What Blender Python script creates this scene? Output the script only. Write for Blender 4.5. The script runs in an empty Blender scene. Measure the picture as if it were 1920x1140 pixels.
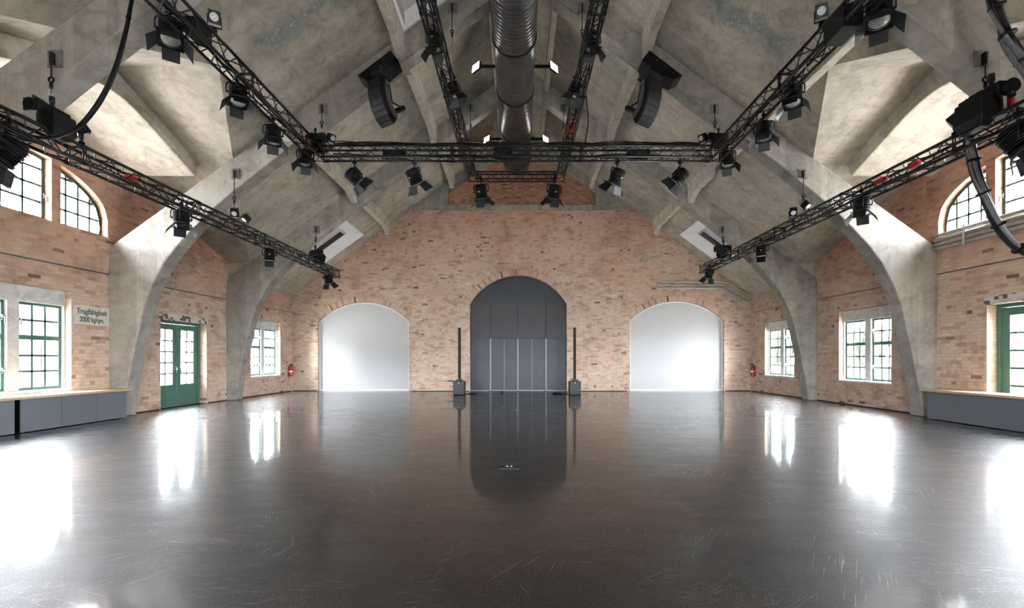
import bpy, bmesh, math, random
from mathutils import Vector, Matrix, Euler
from mathutils.geometry import tessellate_polygon

random.seed(7)
R = math.radians
SC = bpy.context.scene
COL = SC.collection

# ------------------------------------------------------------------ camera
F = 867.0            # focal length in pixels of the 1920 px wide frame
CAM = Vector((-0.07, 0.0, 1.35))
cam_d = bpy.data.cameras.new('camera')
cam_d.sensor_fit = 'HORIZONTAL'
cam_d.sensor_width = 36.0
cam_d.lens = F / 1920 * 36.0
cam_d.shift_x = -15.0 / 1920
cam_d.shift_y = 102.0 / 1920
cam_d.clip_end = 300
cam_o = bpy.data.objects.new('camera', cam_d)
cam_o.location = CAM
cam_o.rotation_euler = (R(90), 0, 0)
COL.objects.link(cam_o)
SC.camera = cam_o


def P(px, py, y):
    return Vector((CAM.x + (px - 975) * y / F, y, CAM.z + (672 - py) * y / F))


# ------------------------------------------------------------------ node helper
class NT:
    def __init__(self, name):
        self.mat = bpy.data.materials.new(name)
        self.mat.use_nodes = True
        self.t = self.mat.node_tree
        self.t.nodes.clear()
        self.out = self.t.nodes.new('ShaderNodeOutputMaterial')

    def n(self, typ, **kw):
        nd = self.t.nodes.new(typ)
        for k, v in kw.items():
            setattr(nd, k, v)
        return nd

    def link(self, a, b):
        self.t.links.new(a, b)

    def put(self, sock, v):
        if hasattr(v, 'is_linked') or isinstance(v, bpy.types.NodeSocket):
            self.link(v, sock)
        else:
            if isinstance(v, tuple) and len(v) == 3 and sock.type == 'RGBA':
                v = (*v, 1)
            sock.default_value = v

    def m(self, op, a, b=None, c=None, clamp=False):
        nd = self.n('ShaderNodeMath', operation=op, use_clamp=clamp)
        self.put(nd.inputs[0], a)
        if b is not None:
            self.put(nd.inputs[1], b)
        if c is not None:
            self.put(nd.inputs[2], c)
        return nd.outputs[0]

    def mix(self, fac, a, b, mode='MIX'):
        nd = self.n('ShaderNodeMix', data_type='RGBA', blend_type=mode)
        self.put(nd.inputs[0], fac)
        self.put(nd.inputs[6], a)
        self.put(nd.inputs[7], b)
        return nd.outputs[2]

    def comb(self, x, y, z):
        nd = self.n('ShaderNodeCombineXYZ')
        for i, v in enumerate((x, y, z)):
            self.put(nd.inputs[i], v)
        return nd.outputs[0]

    def sep(self, v):
        nd = self.n('ShaderNodeSeparateXYZ')
        self.link(v, nd.inputs[0])
        return nd.outputs

    def noise(self, vec, scale, detail=2, rough=0.5, dist=0.0):
        nd = self.n('ShaderNodeTexNoise')
        if vec is not None:
            self.link(vec, nd.inputs['Vector'])
        nd.inputs['Scale'].default_value = scale
        nd.inputs['Detail'].default_value = detail
        nd.inputs['Roughness'].default_value = rough
        nd.inputs['Distortion'].default_value = dist
        return nd.outputs[0]

    def ramp(self, fac, stops, interp='LINEAR'):
        nd = self.n('ShaderNodeValToRGB')
        cr = nd.color_ramp
        cr.interpolation = interp
        while len(cr.elements) < len(stops):
            cr.elements.new(0.5)
        for e, (p, c) in zip(cr.elements, stops):
            e.position = p
            e.color = (*c, 1) if len(c) == 3 else c
        self.link(fac, nd.inputs[0])
        return nd.outputs[0]

    def maprange(self, v, a, b, c=0.0, d=1.0):
        nd = self.n('ShaderNodeMapRange')
        self.put(nd.inputs[0], v)
        for i, x in enumerate((a, b, c, d)):
            nd.inputs[i + 1].default_value = x
        return nd.outputs[0]

    def scale(self, vec, s, rot=0.0):
        nd = self.n('ShaderNodeMapping')
        self.link(vec, nd.inputs[0])
        nd.inputs['Scale'].default_value = s
        nd.inputs['Rotation'].default_value = (0, 0, rot)
        return nd.outputs[0]

    def pos(self):
        return self.n('ShaderNodeNewGeometry').outputs['Position']

    def obj(self):
        return self.n('ShaderNodeTexCoord').outputs['Object']

    def bsdf(self, color, rough=0.5, metal=0.0, spec=0.5, bump=None, bstr=0.3, bdist=0.01, **kw):
        b = self.n('ShaderNodeBsdfPrincipled')
        self.put(b.inputs['Base Color'], color)
        self.put(b.inputs['Roughness'], rough)
        self.put(b.inputs['Metallic'], metal)
        self.put(b.inputs['Specular IOR Level'], spec)
        for k, v in kw.items():
            self.put(b.inputs[k.replace('_', ' ')], v)
        if bump is not None:
            bn = self.n('ShaderNodeBump')
            bn.inputs['Strength'].default_value = bstr
            bn.inputs['Distance'].default_value = bdist
            self.link(bump, bn.inputs['Height'])
            self.link(bn.outputs[0], b.inputs['Normal'])
        self.link(b.outputs[0], self.out.inputs[0])
        return self.mat


def plain(name, color, rough=0.5, metal=0.0, spec=0.5, var=0.0, nscale=20.0, **kw):
    t = NT(name)
    col = color
    if var > 0:
        f = t.noise(t.obj(), nscale, 3, 0.6)
        lo = tuple(c * (1 - var) for c in color)
        hi = tuple(min(1, c * (1 + var)) for c in color)
        col = t.ramp(f, [(0.3, lo), (0.7, hi)])
    return t.bsdf(col, rough, metal, spec, **kw)


def brick_mat(name, red_shift=0.0, voussoir=False, zlo=2.9, zhi=8.4, zk=0.75):
    t = NT(name)
    g = t.n('ShaderNodeNewGeometry')
    px, py, pz = t.sep(g.outputs['Position'])
    nx, ny, nz = t.sep(g.outputs['True Normal'])
    wob = t.noise(g.outputs['Position'], 6.0, 2)
    wob2 = t.m('MULTIPLY', t.m('SUBTRACT', wob, 0.5), 0.016)
    side = t.m('GREATER_THAN', t.m('ABSOLUTE', nx), 0.5)
    u = t.m('ADD', t.m('MULTIPLY', py, side), t.m('MULTIPLY', px, t.m('SUBTRACT', 1.0, side)))
    z = t.m('ADD', pz, wob2)
    u = t.m('ADD', u, wob2)
    if voussoir:
        rnd = g.outputs['Random Per Island']
        fac = rnd
        mort = None
    else:
        zr = t.m('DIVIDE', z, 0.0765)
        row = t.m('FLOOR', zr)
        fz = t.m('FRACT', zr)
        sh = t.m('MULTIPLY', t.m('FRACT', t.m('MULTIPLY', row, 0.5)), 1.0)
        wn0 = t.n('ShaderNodeTexWhiteNoise', noise_dimensions='1D')
        t.link(row, wn0.inputs['W'])
        sh = t.m('ADD', sh, t.m('MULTIPLY', wn0.outputs[0], 0.25))
        uc = t.m('ADD', t.m('DIVIDE', u, 0.24), sh)
        # some courses of headers
        hd = t.m('GREATER_THAN', wn0.outputs[0], 0.62)
        uc = t.m('MULTIPLY', uc, t.m('ADD', 1.0, hd))
        col = t.m('FLOOR', uc)
        fu = t.m('FRACT', uc)
        wn = t.n('ShaderNodeTexWhiteNoise', noise_dimensions='3D')
        t.link(t.comb(col, row, side), wn.inputs['Vector'])
        fac = wn.outputs[0]
        mw = t.m('LESS_THAN', fz, 0.15)
        mu = t.m('LESS_THAN', fu, 0.055)
        mort = t.m('MAXIMUM', mw, mu)
    pale = t.ramp(fac, [(0.0, (0.16, 0.11, 0.09)), (0.02, (0.46, 0.29, 0.215)), (0.20, (0.56, 0.40, 0.305)),
                        (0.45, (0.61, 0.485, 0.375)), (0.65, (0.58, 0.415, 0.32)), (0.80, (0.63, 0.515, 0.405)),
                        (0.93, (0.51, 0.31, 0.225)), (1.0, (0.68, 0.58, 0.47))])
    redd = t.ramp(fac, [(0.0, (0.12, 0.08, 0.07)), (0.025, (0.36, 0.16, 0.11)), (0.30, (0.46, 0.20, 0.125)),
                        (0.55, (0.52, 0.27, 0.165)), (0.75, (0.44, 0.18, 0.115)), (0.92, (0.56, 0.34, 0.21)),
                        (1.0, (0.30, 0.11, 0.075))])
    big = t.noise(g.outputs['Position'], 0.55, 3, 0.6)
    hz = t.maprange(pz, zlo, zhi)
    redf = t.m('ADD', t.m('MULTIPLY', hz, zk), t.m('MULTIPLY', t.m('SUBTRACT', big, 0.5), 1.1), clamp=True)
    redf = t.m('ADD', redf, red_shift, clamp=True)
    c = t.mix(redf, pale, redd)
    if mort is not None:
        c = t.mix(t.m('MULTIPLY', mort, 0.75), c, (0.40, 0.34, 0.275))  # mortar colour darkened to hold the shade of the recessed joints
    grime = t.noise(g.outputs['Position'], 1.7, 5, 0.7)
    gf = t.ramp(grime, [(0.30, (0.62, 0.60, 0.58)), (0.52, (1, 1, 1)), (0.75, (1.0, 1.0, 1.0))])
    c = t.mix(0.75, c, gf, 'MULTIPLY')
    # thin whitish efflorescence patches
    ef = t.noise(g.outputs['Position'], 0.9, 4, 0.65)
    c = t.mix(t.m('MULTIPLY', t.maprange(ef, 0.60, 0.78), 0.45), c, (0.66, 0.62, 0.58))
    fine = t.noise(g.outputs['Position'], 45.0, 2)
    h = fine
    if mort is not None:
        h = t.m('SUBTRACT', t.m('MULTIPLY', fine, 0.35), mort)
    return t.bsdf(c, 0.9, 0, 0.2, bump=h, bstr=0.45, bdist=0.008)


def concrete_mat(name, base, dark, streak=0.5, stain=0.5, board='Y', scale=1.0, joint=False):
    t = NT(name)
    g = t.n('ShaderNodeNewGeometry')
    pv = g.outputs['Position']
    px, py, pz = t.sep(pv)
    n1 = t.noise(pv, 0.7 * scale, 5, 0.62)
    n2 = t.noise(pv, 5.0, 4, 0.7)
    n3 = t.noise(pv, 0.38, 4, 0.6, 0.6)
    c = t.ramp(n1, [(0.28, dark), (0.62, base)])
    # board marks from the shuttering
    ax = {'Y': py, 'X': px, 'Z': pz}[board]
    bi = t.m('FLOOR', t.m('DIVIDE', ax, 0.16))
    wn = t.n('ShaderNodeTexWhiteNoise', noise_dimensions='1D')
    t.link(bi, wn.inputs['W'])
    bf = t.maprange(wn.outputs[0], 0, 1, 1 - 0.16 * streak, 1 + 0.06 * streak)
    seam = t.m('LESS_THAN', t.m('FRACT', t.m('DIVIDE', ax, 0.16)), 0.06)
    sm = t.m('MULTIPLY', seam, t.m('GREATER_THAN', wn.outputs[0], 0.45))
    c = t.mix(1.0, c, t.comb(bf, bf, bf), 'MULTIPLY')
    c = t.mix(t.m('MULTIPLY', sm, 0.22 * streak), c, (0.12, 0.11, 0.09))
    sp = t.ramp(n2, [(0.30, (0.76, 0.75, 0.74)), (0.60, (1, 1, 1))])
    c = t.mix(0.8, c, sp, 'MULTIPLY')
    st = t.maprange(n3, 0.545, 0.63)
    edge = t.m('MULTIPLY', st, t.maprange(n2, 0.35, 0.6))
    c = t.mix(t.m('MULTIPLY', edge, stain), c, (0.24, 0.26, 0.25))
    # whitish lime bloom
    lb = t.maprange(t.noise(pv, 0.5, 5, 0.7, 0.3), 0.62, 0.72)
    c = t.mix(t.m('MULTIPLY', lb, stain * 0.6), c, (0.62, 0.61, 0.58))
    if joint:
        # leak stains along the old construction joint in the middle of the bay
        wy = t.m('MULTIPLY', t.m('SUBTRACT', t.noise(pv, 1.1, 4, 0.65), 0.5), 1.5)
        ax_ = t.m('ABSOLUTE', px)
        dy = t.m('ABSOLUTE', t.m('SUBTRACT', t.m('ADD', py, wy), 8.8))
        band = t.m('MULTIPLY', t.maprange(dy, 0.34, 0.08), t.m('MULTIPLY', t.maprange(ax_, 2.9, 3.4), t.maprange(ax_, 5.4, 4.8)))
        mott = t.noise(pv, 9.0, 4, 0.7)
        c = t.mix(t.m('MULTIPLY', band, t.maprange(mott, 0.25, 0.55, 0.35, 0.9)), c, (0.21, 0.235, 0.23))
        c = t.mix(t.m('MULTIPLY', band, t.maprange(mott, 0.57, 0.66, 0, 0.7)), c, (0.55, 0.57, 0.56))
    n4 = t.noise(pv, 2.3, 6, 0.75, 0.8)
    c = t.mix(0.85, c, t.ramp(n4, [(0.34, (0.66, 0.655, 0.65)), (0.52, (1, 1, 1)), (0.72, (1.08, 1.08, 1.08))]), 'MULTIPLY')
    h = t.m('ADD', t.m('MULTIPLY', n2, 0.6), t.m('MULTIPLY', wn.outputs[0], 0.4))
    return t.bsdf(c, 0.85, 0, 0.25, bump=h, bstr=0.25, bdist=0.012)


def floor_mat():
    t = NT('polished_floor')
    pv = t.pos()
    px, py, pz = t.sep(pv)
    p2 = t.comb(px, py, 0.0)
    speck = t.noise(p2, 85.0, 2, 0.7)
    big = t.noise(p2, 0.8, 4, 0.6)
    c = t.ramp(speck, [(0.35, (0.007, 0.006, 0.005)), (0.58, (0.018, 0.015, 0.013)), (0.70, (0.11, 0.098, 0.085))])
    scr = None
    for k, (rot, sx, sy, th, msk) in enumerate([(0.3, 3.6, 150, 0.705, 1.3), (1.1, 3.0, 170, 0.715, 1.7), (-0.6, 2.4, 140, 0.71, 1.1),
                                                (2.2, 1.5, 110, 0.705, 0.9), (0.0, 4.0, 160, 0.70, 1.0), (-1.25, 3.4, 130, 0.715, 1.5)]):
        v = t.scale(t.scale(p2, (1, 1, 1), rot), (sx, sy, 1))
        nn = t.noise(v, 1.0, 2, 0.6, 0.15)
        mk = t.noise(t.scale(p2, (1, 1, 1), rot + k), msk, 3)
        line = t.m('MULTIPLY', t.maprange(nn, th - 0.075, th - 0.03), t.maprange(mk, 0.46, 0.60))
        scr = line if scr is None else t.m('MAXIMUM', scr, line)
    # long curved scuffs: rings about random centres
    vo = t.n('ShaderNodeTexVoronoi')
    t.link(p2, vo.inputs['Vector'])
    vo.inputs['Scale'].default_value = 0.45
    d = vo.outputs['Distance']
    cr = t.sep(vo.outputs['Color'])[0]
    ring = t.m('ABSOLUTE', t.m('SUBTRACT', d, t.m('ADD', 0.12, t.m('MULTIPLY', cr, 0.35))))
    rm = t.m('MULTIPLY', t.m('LESS_THAN', ring, 0.0022), t.maprange(t.noise(p2, 0.9, 2), 0.5, 0.56))
    scr = t.m('MAXIMUM', scr, t.m('MULTIPLY', rm, 0.7))
    c = t.mix(t.m('MULTIPLY', scr, 0.19), c, (0.42, 0.41, 0.39))
    sw = t.noise(t.scale(p2, (1, 3, 1), 0.2), 1.6, 5, 0.7)
    rough = t.m('ADD', t.maprange(sw, 0.3, 0.7, 0.38, 0.48), t.m('MULTIPLY', scr, 0.15))
    crough = t.m('ADD', t.maprange(big, 0.3, 0.7, 0.042, 0.068), t.m('MULTIPLY', scr, 0.25))
    fine = t.noise(t.scale(t.scale(p2, (1, 1, 1), 0.5), (9, 70, 1)), 1.0, 3, 0.6)
    fine2 = t.noise(t.scale(t.scale(p2, (1, 1, 1), -0.7), (9, 70, 1)), 1.0, 3, 0.6)
    fine = t.m('ADD', t.m('MULTIPLY', fine, 0.5), t.m('MULTIPLY', fine2, 0.5))
    bmp = t.m('ADD', t.m('MULTIPLY', fine, 0.5), t.m('MULTIPLY', t.m('SUBTRACT', 0.0, scr), 0.8))
    return t.bsdf(c, rough, 0, 0.30, bump=bmp, bstr=0.018, bdist=0.004, Coat_Weight=0.7, Coat_Roughness=crough, Coat_IOR=1.5)


def glass_mat():
    t = NT('window_glass')
    tr = t.n('ShaderNodeBsdfTransparent')
    tr.inputs[0].default_value = (0.97, 0.972, 0.975, 1)
    gl = t.n('ShaderNodeBsdfGlossy')
    gl.inputs['Roughness'].default_value = 0.02
    lw = t.n('ShaderNodeLayerWeight')
    lw.inputs[0].default_value = 0.15
    mx = t.n('ShaderNodeMixShader')
    t.link(t.m('MULTIPLY', lw.outputs['Fresnel'], 0.6), mx.inputs[0])
    t.link(tr.outputs[0], mx.inputs[1])
    t.link(gl.outputs[0], mx.inputs[2])
    t.link(mx.outputs[0], t.out.inputs[0])
    return t.mat


def emit_mat(name, color, s):
    t = NT(name)
    b = t.n('ShaderNodeBsdfPrincipled')
    b.inputs['Base Color'].default_value = (0.8, 0.8, 0.8, 1)
    b.inputs['Emission Color'].default_value = (*color, 1)
    b.inputs['Emission Strength'].default_value = s
    t.link(b.outputs[0], t.out.inputs[0])
    return t.mat


def lintel_mat():
    t = NT('chipped_lintel')
    g = t.n('ShaderNodeNewGeometry')
    px, py, pz = t.sep(g.outputs['Position'])
    u = t.m('FLOOR', t.m('DIVIDE', py, 0.085))
    v = t.m('FLOOR', t.m('DIVIDE', pz, 0.065))
    wn = t.n('ShaderNodeTexWhiteNoise', noise_dimensions='3D')
    t.link(t.comb(u, v, 3.0), wn.inputs['Vector'])
    c = t.ramp(wn.outputs[0], [(0.0, (0.12, 0.09, 0.08)), (0.18, (0.16, 0.12, 0.11)), (0.24, (0.50, 0.44, 0.38)), (0.6, (0.58, 0.55, 0.50)), (1, (0.45, 0.36, 0.30))], 'CONSTANT')
    return t.bsdf(c, 0.9, bump=wn.outputs[0], bstr=0.3)


def duct_mat():
    t = NT('spiral_duct')
    ox, oy, oz = t.sep(t.obj())
    rib = t.m('FRACT', t.m('ADD', t.m('DIVIDE', oy, 0.115), 0.0))
    prof = t.m('PINGPONG', t.m('MULTIPLY', rib, 2.0), 1.0)
    dirt = t.noise(t.obj(), 3.0, 3)
    c = t.ramp(dirt, [(0.3, (0.10, 0.10, 0.105)), (0.7, (0.17, 0.165, 0.165))])
    return t.bsdf(c, 0.36, 0.75, 0.5, bump=t.m('POWER', prof, 4.0), bstr=0.7, bdist=0.02)


def perf_mat():
    t = NT('perforated_metal')
    v = t.obj()
    vo = t.n('ShaderNodeTexVoronoi')
    t.link(v, vo.inputs['Vector'])
    vo.inputs['Scale'].default_value = 90
    vo.inputs['Randomness'].default_value = 0.0
    f = t.maprange(vo.outputs['Distance'], 0.30, 0.42)
    c = t.mix(f, (0.04, 0.044, 0.05), (0.17, 0.18, 0.20))
    return t.bsdf(c, 0.45, 0.4, 0.5)


def wood_mat():
    t = NT('light_oak_board')
    v = t.scale(t.obj(), (14, 0.9, 14))
    n = t.noise(v, 1.0, 4, 0.6, 0.4)
    c = t.ramp(n, [(0.3, (0.42, 0.29, 0.16)), (0.7, (0.62, 0.46, 0.29))])
    return t.bsdf(c, 0.4, 0, 0.5)


def foliage_mat(name, a, b):
    t = NT(name)
    n = t.noise(t.obj(), 3.5, 4, 0.7)
    return t.bsdf(t.ramp(n, [(0.35, a), (0.65, b)]), 0.8, 0, 0.2, bump=n, bstr=0.8, bdist=0.2)


M = dict(
    brick=brick_mat('old_brick'),
    brick_side=brick_mat('old_side_wall_brick', 0.05, False, 2.6, 4.6, 0.7),
    brick_gable=brick_mat('red_gable_brick', 0.35),
    voussoir=brick_mat('arch_brick', 0.05, True),
    mortar=plain('old_mortar', (0.27, 0.22, 0.17), 0.95, 0, 0.1, 0.2, 9),
    plate=plain('grey_steel_plate', (0.20, 0.19, 0.17), 0.55, 0.1, 0.4, 0.2, 12),
    roof=concrete_mat('roof_concrete', (0.56, 0.50, 0.415), (0.38, 0.34, 0.285), 0.5, 0.8, 'Y', joint=True),
    dormer=concrete_mat('pale_roof_concrete', (0.55, 0.495, 0.415), (0.46, 0.415, 0.345), 0.6, 0.15, 'X'),
    rib=concrete_mat('rib_concrete', (0.41, 0.375, 0.33), (0.28, 0.257, 0.225), 0.9, 0.5, 'X'),
    purlin=concrete_mat('beam_concrete', (0.60, 0.545, 0.46), (0.46, 0.42, 0.355), 0.3, 0.2, 'Z'),
    surround=concrete_mat('window_surround_concrete', (0.70, 0.69, 0.66), (0.60, 0.59, 0.56), 0.1, 0.1, 'Z'),
    floor=floor_mat(),
    glass=glass_mat(),
    green=plain('green_paint', (0.055, 0.145, 0.10), 0.35, var=0.12, nscale=6),
    dkgreen=plain('dark_green_paint', (0.03, 0.085, 0.065), 0.4, var=0.12, nscale=6),
    steel=plain('brushed_steel', (0.5, 0.5, 0.5), 0.25, 1.0),
    black=plain('black_powder_coat', (0.005, 0.005, 0.0055), 0.42, 0, 0.22, 0.2, 30),
    truss=plain('black_truss_paint', (0.006, 0.006, 0.0065), 0.35, 0.0, 0.3, 0.25, 15),
    satin=plain('dark_grey_metal', (0.020, 0.020, 0.023), 0.35, 0.1, 0.3, 0.2, 20),
    flap=plain('barn_door_metal', (0.012, 0.012, 0.014), 0.45, 0.0, 0.35, 0.2, 12),
    lens=plain('fresnel_lens', (0.50, 0.56, 0.53), 0.12, 0.0, 0.9, 0.3, 40),
    rubber=plain('black_rubber', (0.006, 0.006, 0.006), 0.55, 0, 0.25),
    greycable=plain('grey_cable_sheath', (0.10, 0.10, 0.105), 0.45, 0, 0.5, 0.3, 30),
    red=plain('red_paint', (0.42, 0.02, 0.02), 0.35, 0, 0.5, 0.15, 14),
    yellow=plain('yellow_label', (0.42, 0.27, 0.03), 0.5, var=0.1),
    white=plain('white_paint', (0.80, 0.80, 0.80), 0.55, 0, 0.4, 0.03, 3),
    screen=plain('white_fabric_panel', (0.52, 0.52, 0.515), 0.7, 0, 0.3, 0.02, 1.2),
    gate=plain('slate_grey_panel', (0.020, 0.0235, 0.031), 0.45, 0.0, 0.5, 0.12, 2.5),
    gateup=plain('grey_upper_panel', (0.036, 0.034, 0.035), 0.5, 0.0, 0.5, 0.12, 2.0),
    gatebar=plain('light_grey_profile', (0.17, 0.18, 0.20), 0.4, 0.2),
    zinc=plain('galvanised_pipe', (0.46, 0.46, 0.44), 0.4, 0.15, 0.5, 0.2, 10),
    greybox=plain('grey_plastic', (0.42, 0.42, 0.41), 0.5, var=0.05),
    signpaint=plain('faded_white_sign_paint', (0.60, 0.57, 0.51), 0.8, 0, 0.3, 0.18, 16),
    signtext=plain('faded_black_lettering', (0.13, 0.12, 0.11), 0.8, var=0.3, nscale=40),
    perf=perf_mat(), wood=wood_mat(), duct=duct_mat(), lintel=lintel_mat(),
    lamp=emit_mat('lit_floodlight', (1.0, 0.97, 0.93), 4.0),
    led=emit_mat('white_indicator', (1, 1, 1), 1.2),
    blind=plain('dark_blind', (0.03, 0.028, 0.026), 0.6, var=0.2),
    skypanel=plain('grey_skylight_panel', (0.55, 0.55, 0.57), 0.5, var=0.05, nscale=4),
    redwood=plain('red_brown_boarding', (0.13, 0.03, 0.022), 0.6, var=0.25, nscale=9),
    asphalt=plain('pale_yard_paving', (0.50, 0.49, 0.46), 0.9, var=0.2, nscale=4),
    facade=plain('pale_render', (0.022, 0.022, 0.021), 0.9, var=0.08, nscale=2),
    facade2=plain('grey_roof_sheet', (0.010, 0.0105, 0.010), 0.8, var=0.15),
    darkwin=plain('dark_pane', (0.01, 0.012, 0.014), 0.2),
    leaf=foliage_mat('tree_leaves', (0.004, 0.007, 0.003), (0.013, 0.019, 0.008)),
    bark=plain('tree_bark', (0.006, 0.005, 0.004), 0.9, var=0.3),
    fence=plain('pale_fence', (0.02, 0.02, 0.02), 0.8),
    outred=plain('car_paint_red', (0.03, 0.004, 0.004), 0.5),
)


# ------------------------------------------------------------------ mesh helper
class MB:
    def __init__(self):
        self.bm = bmesh.new()

    def _face(self, vs, smooth=False):
        try:
            f = self.bm.faces.new(vs)
            f.smooth = smooth
        except ValueError:
            pass

    def box(self, c, s, rot=None):
        mt = Matrix.Translation(Vector(c))
        if rot is not None:
            mt = mt @ (rot.to_matrix().to_4x4() if isinstance(rot, Euler) else rot)
        hx, hy, hz = s[0] / 2, s[1] / 2, s[2] / 2
        v = [self.bm.verts.new(mt @ Vector((x, y, z))) for x in (-hx, hx) for y in (-hy, hy) for z in (-hz, hz)]
        for q in ((0, 1, 3, 2), (4, 6, 7, 5), (0, 4, 5, 1), (2, 3, 7, 6), (0, 2, 6, 4), (1, 5, 7, 3)):
            self._face([v[i] for i in q])
        return self

    def bb(self, a, b):
        a, b = Vector(a), Vector(b)
        return self.box((a + b) / 2, [abs(b[i] - a[i]) for i in range(3)])

    def ring(self, pts):
        return [self.bm.verts.new(p) for p in pts]

    def loft(self, rings, caps=True, smooth=True, closed=True):
        rs = [self.ring(r) for r in rings]
        n = len(rs[0])
        for a, b in zip(rs, rs[1:]):
            for i in range(n if closed else n - 1):
                j = (i + 1) % n
                self._face([a[i], a[j], b[j], b[i]], smooth)
        if caps and closed:
            self._face(list(reversed(rs[0])))
            self._face(rs[-1])
        return self

    def cyl(self, p0, p1, r0, r1=None, seg=12, caps=True, smooth=True):
        p0, p1 = Vector(p0), Vector(p1)
        r1 = r0 if r1 is None else r1
        d = (p1 - p0).normalized()
        up = Vector((0, 0, 1)) if abs(d.z) < 0.95 else Vector((1, 0, 0))
        a = d.cross(up).normalized()
        b = d.cross(a)
        rings = []
        for p, r in ((p0, r0), (p1, r1)):
            rings.append([p + (a * math.cos(2 * math.pi * i / seg) + b * math.sin(2 * math.pi * i / seg)) * r for i in range(seg)])
        return self.loft(rings, caps, smooth)

    def tube(self, pts, r, seg=8, closed=False):
        pts = [Vector(p) for p in pts]
        rings = []
        prev = None
        n = len(pts)
        for i, p in enumerate(pts):
            d = (pts[min(i + 1, n - 1)] - pts[max(i - 1, 0)])
            if d.length < 1e-9:
                d = Vector((0, 0, 1))
            d.normalize()
            if prev is None:
                up = Vector((0, 0, 1)) if abs(d.z) < 0.9 else Vector((1, 0, 0))
                a = d.cross(up).normalized()
            else:
                a = (prev - d * prev.dot(d))
                a = a.normalized() if a.length > 1e-6 else d.orthogonal().normalized()
            prev = a
            b = d.cross(a)
            rr = r(i / (n - 1)) if callable(r) else r
            rings.append([p + (a * math.cos(2 * math.pi * k / seg) + b * math.sin(2 * math.pi * k / seg)) * rr for k in range(seg)])
        return self.loft(rings)

    def lathe(self, prof, mt=Matrix.Identity(4), seg=24, smooth=True):
        rings = [[mt @ Vector((r * math.cos(2 * math.pi * i / seg), r * math.sin(2 * math.pi * i / seg), z)) for i in range(seg)] for r, z in prof]
        return self.loft(rings, True, smooth)

    def poly(self, loops, fn, off):
        """extrude a flat polygon with holes: fn maps (u, v) to a point, off is the thickness vector"""
        off = Vector(off)
        vl = [[Vector((u, v, 0)) for u, v in lp] for lp in loops]
        tris = tessellate_polygon(vl)
        flat = [p for lp in vl for p in lp]
        A = [self.bm.verts.new(fn(p.x, p.y)) for p in flat]
        B = [self.bm.verts.new(Vector(fn(p.x, p.y)) + off) for p in flat]
        for a, b, c in tris:
            self._face([A[a], A[b], A[c]])
            self._face([B[c], B[b], B[a]])
        k = 0
        for lp in vl:
            n = len(lp)
            for i in range(n):
                j = (i + 1) % n
                self._face([A[k + i], A[k + j], B[k + j], B[k + i]])
            k += n
        return self

    def sphere(self, c, r, seg=12, sc=(1, 1, 1)):
        prof = []
        n = seg // 2
        rings = []
        for i in range(1, n):
            a = math.pi * i / n
            rings.append([Vector(c) + Vector((r * math.sin(a) * math.cos(2 * math.pi * k / seg) * sc[0], r * math.sin(a) * math.sin(2 * math.pi * k / seg) * sc[1], -r * math.cos(a) * sc[2])) for k in range(seg)])
        return self.loft(rings)

    def mesh(self, name, mat):
        bmesh.ops.recalc_face_normals(self.bm, faces=self.bm.faces)
        me = bpy.data.meshes.new(name)
        self.bm.to_mesh(me)
        self.bm.free()
        me.materials.append(mat)
        return me

    def build(self, name, mat, parent=None, loc=(0, 0, 0), rot=(0, 0, 0), bevel=0.0, label=None):
        o = bpy.data.objects.new(name, self.mesh(name, mat))
        COL.objects.link(o)
        o.location = loc
        o.rotation_euler = rot
        if parent is not None:
            o.parent = parent
        if bevel > 0:
            b = o.modifiers.new('bevel', 'BEVEL')
            b.width = bevel
            b.segments = 2
            b.limit_method = 'ANGLE'
            b.angle_limit = R(35)
        if label:
            o['label'] = label
        return o


def tag(o, label, cat=None, group=None, kind=None):
    o['label'] = label
    if cat:
        o['category'] = cat
    if group:
        o['group'] = group
    if kind:
        o['kind'] = kind
    return o


def struct(o, label, cat=None):
    return tag(o, label, cat, None, 'structure')


def thing(name, label, cat, loc=(0, 0, 0), rot=(0, 0, 0), group=None):
    o = bpy.data.objects.new(name, None)
    o.empty_display_size = 0.2
    COL.objects.link(o)
    o.location = loc
    o.rotation_euler = rot
    return tag(o, label, cat, group)


def copy_tree(o, parent=None):
    c = o.copy()
    COL.objects.link(c)
    c.parent = parent
    for ch in [x for x in bpy.data.objects if x.parent == o]:
        copy_tree(ch, c)
    return c


def kids(o):
    return [x for x in bpy.data.objects if x.parent == o]


# ------------------------------------------------------------------ dimensions
W = 9.52            # half width of the hall
YB = 19.19          # back wall
YE = -5.0           # wall behind the camera
EAVE = 3.94
S = 0.725           # main roof slope
RIDGE_Y, RIDGE_Z, DS = 8.55, 6.75, 0.36   # cross gable
YN, YF = 2.10, 15.0
TH = 0.42


def roofz(x):
    return EAVE + S * (W - abs(x))


def dormz(y):
    return RIDGE_Z - DS * abs(y - RIDGE_Y)


XR = W - (RIDGE_Z - EAVE) / S              # where the cross gable ridge meets the main roof
XV = W - (dormz(YF) - EAVE) / S            # where its valleys end

# ------------------------------------------------------------------ floor
fm = MB()
fm.bb((-W - TH, YE - TH, -0.25), (W + TH, YB + 0.8, 0.0))
struct(fm.build('floor', M['floor']), 'scratched dark polished floor of the hall', 'floor')

# ------------------------------------------------------------------ openings of the side walls
LY, LA, LR, LS0, LSP = 8.55, 2.05, 0.95, 4.12, 4.50     # lunette: centre, half width, rise, sill, springing


def arch_z(y):
    t = max(0.0, 1 - ((y - LY) / LA) ** 2)
    return LSP + LR * math.sqrt(t)


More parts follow.
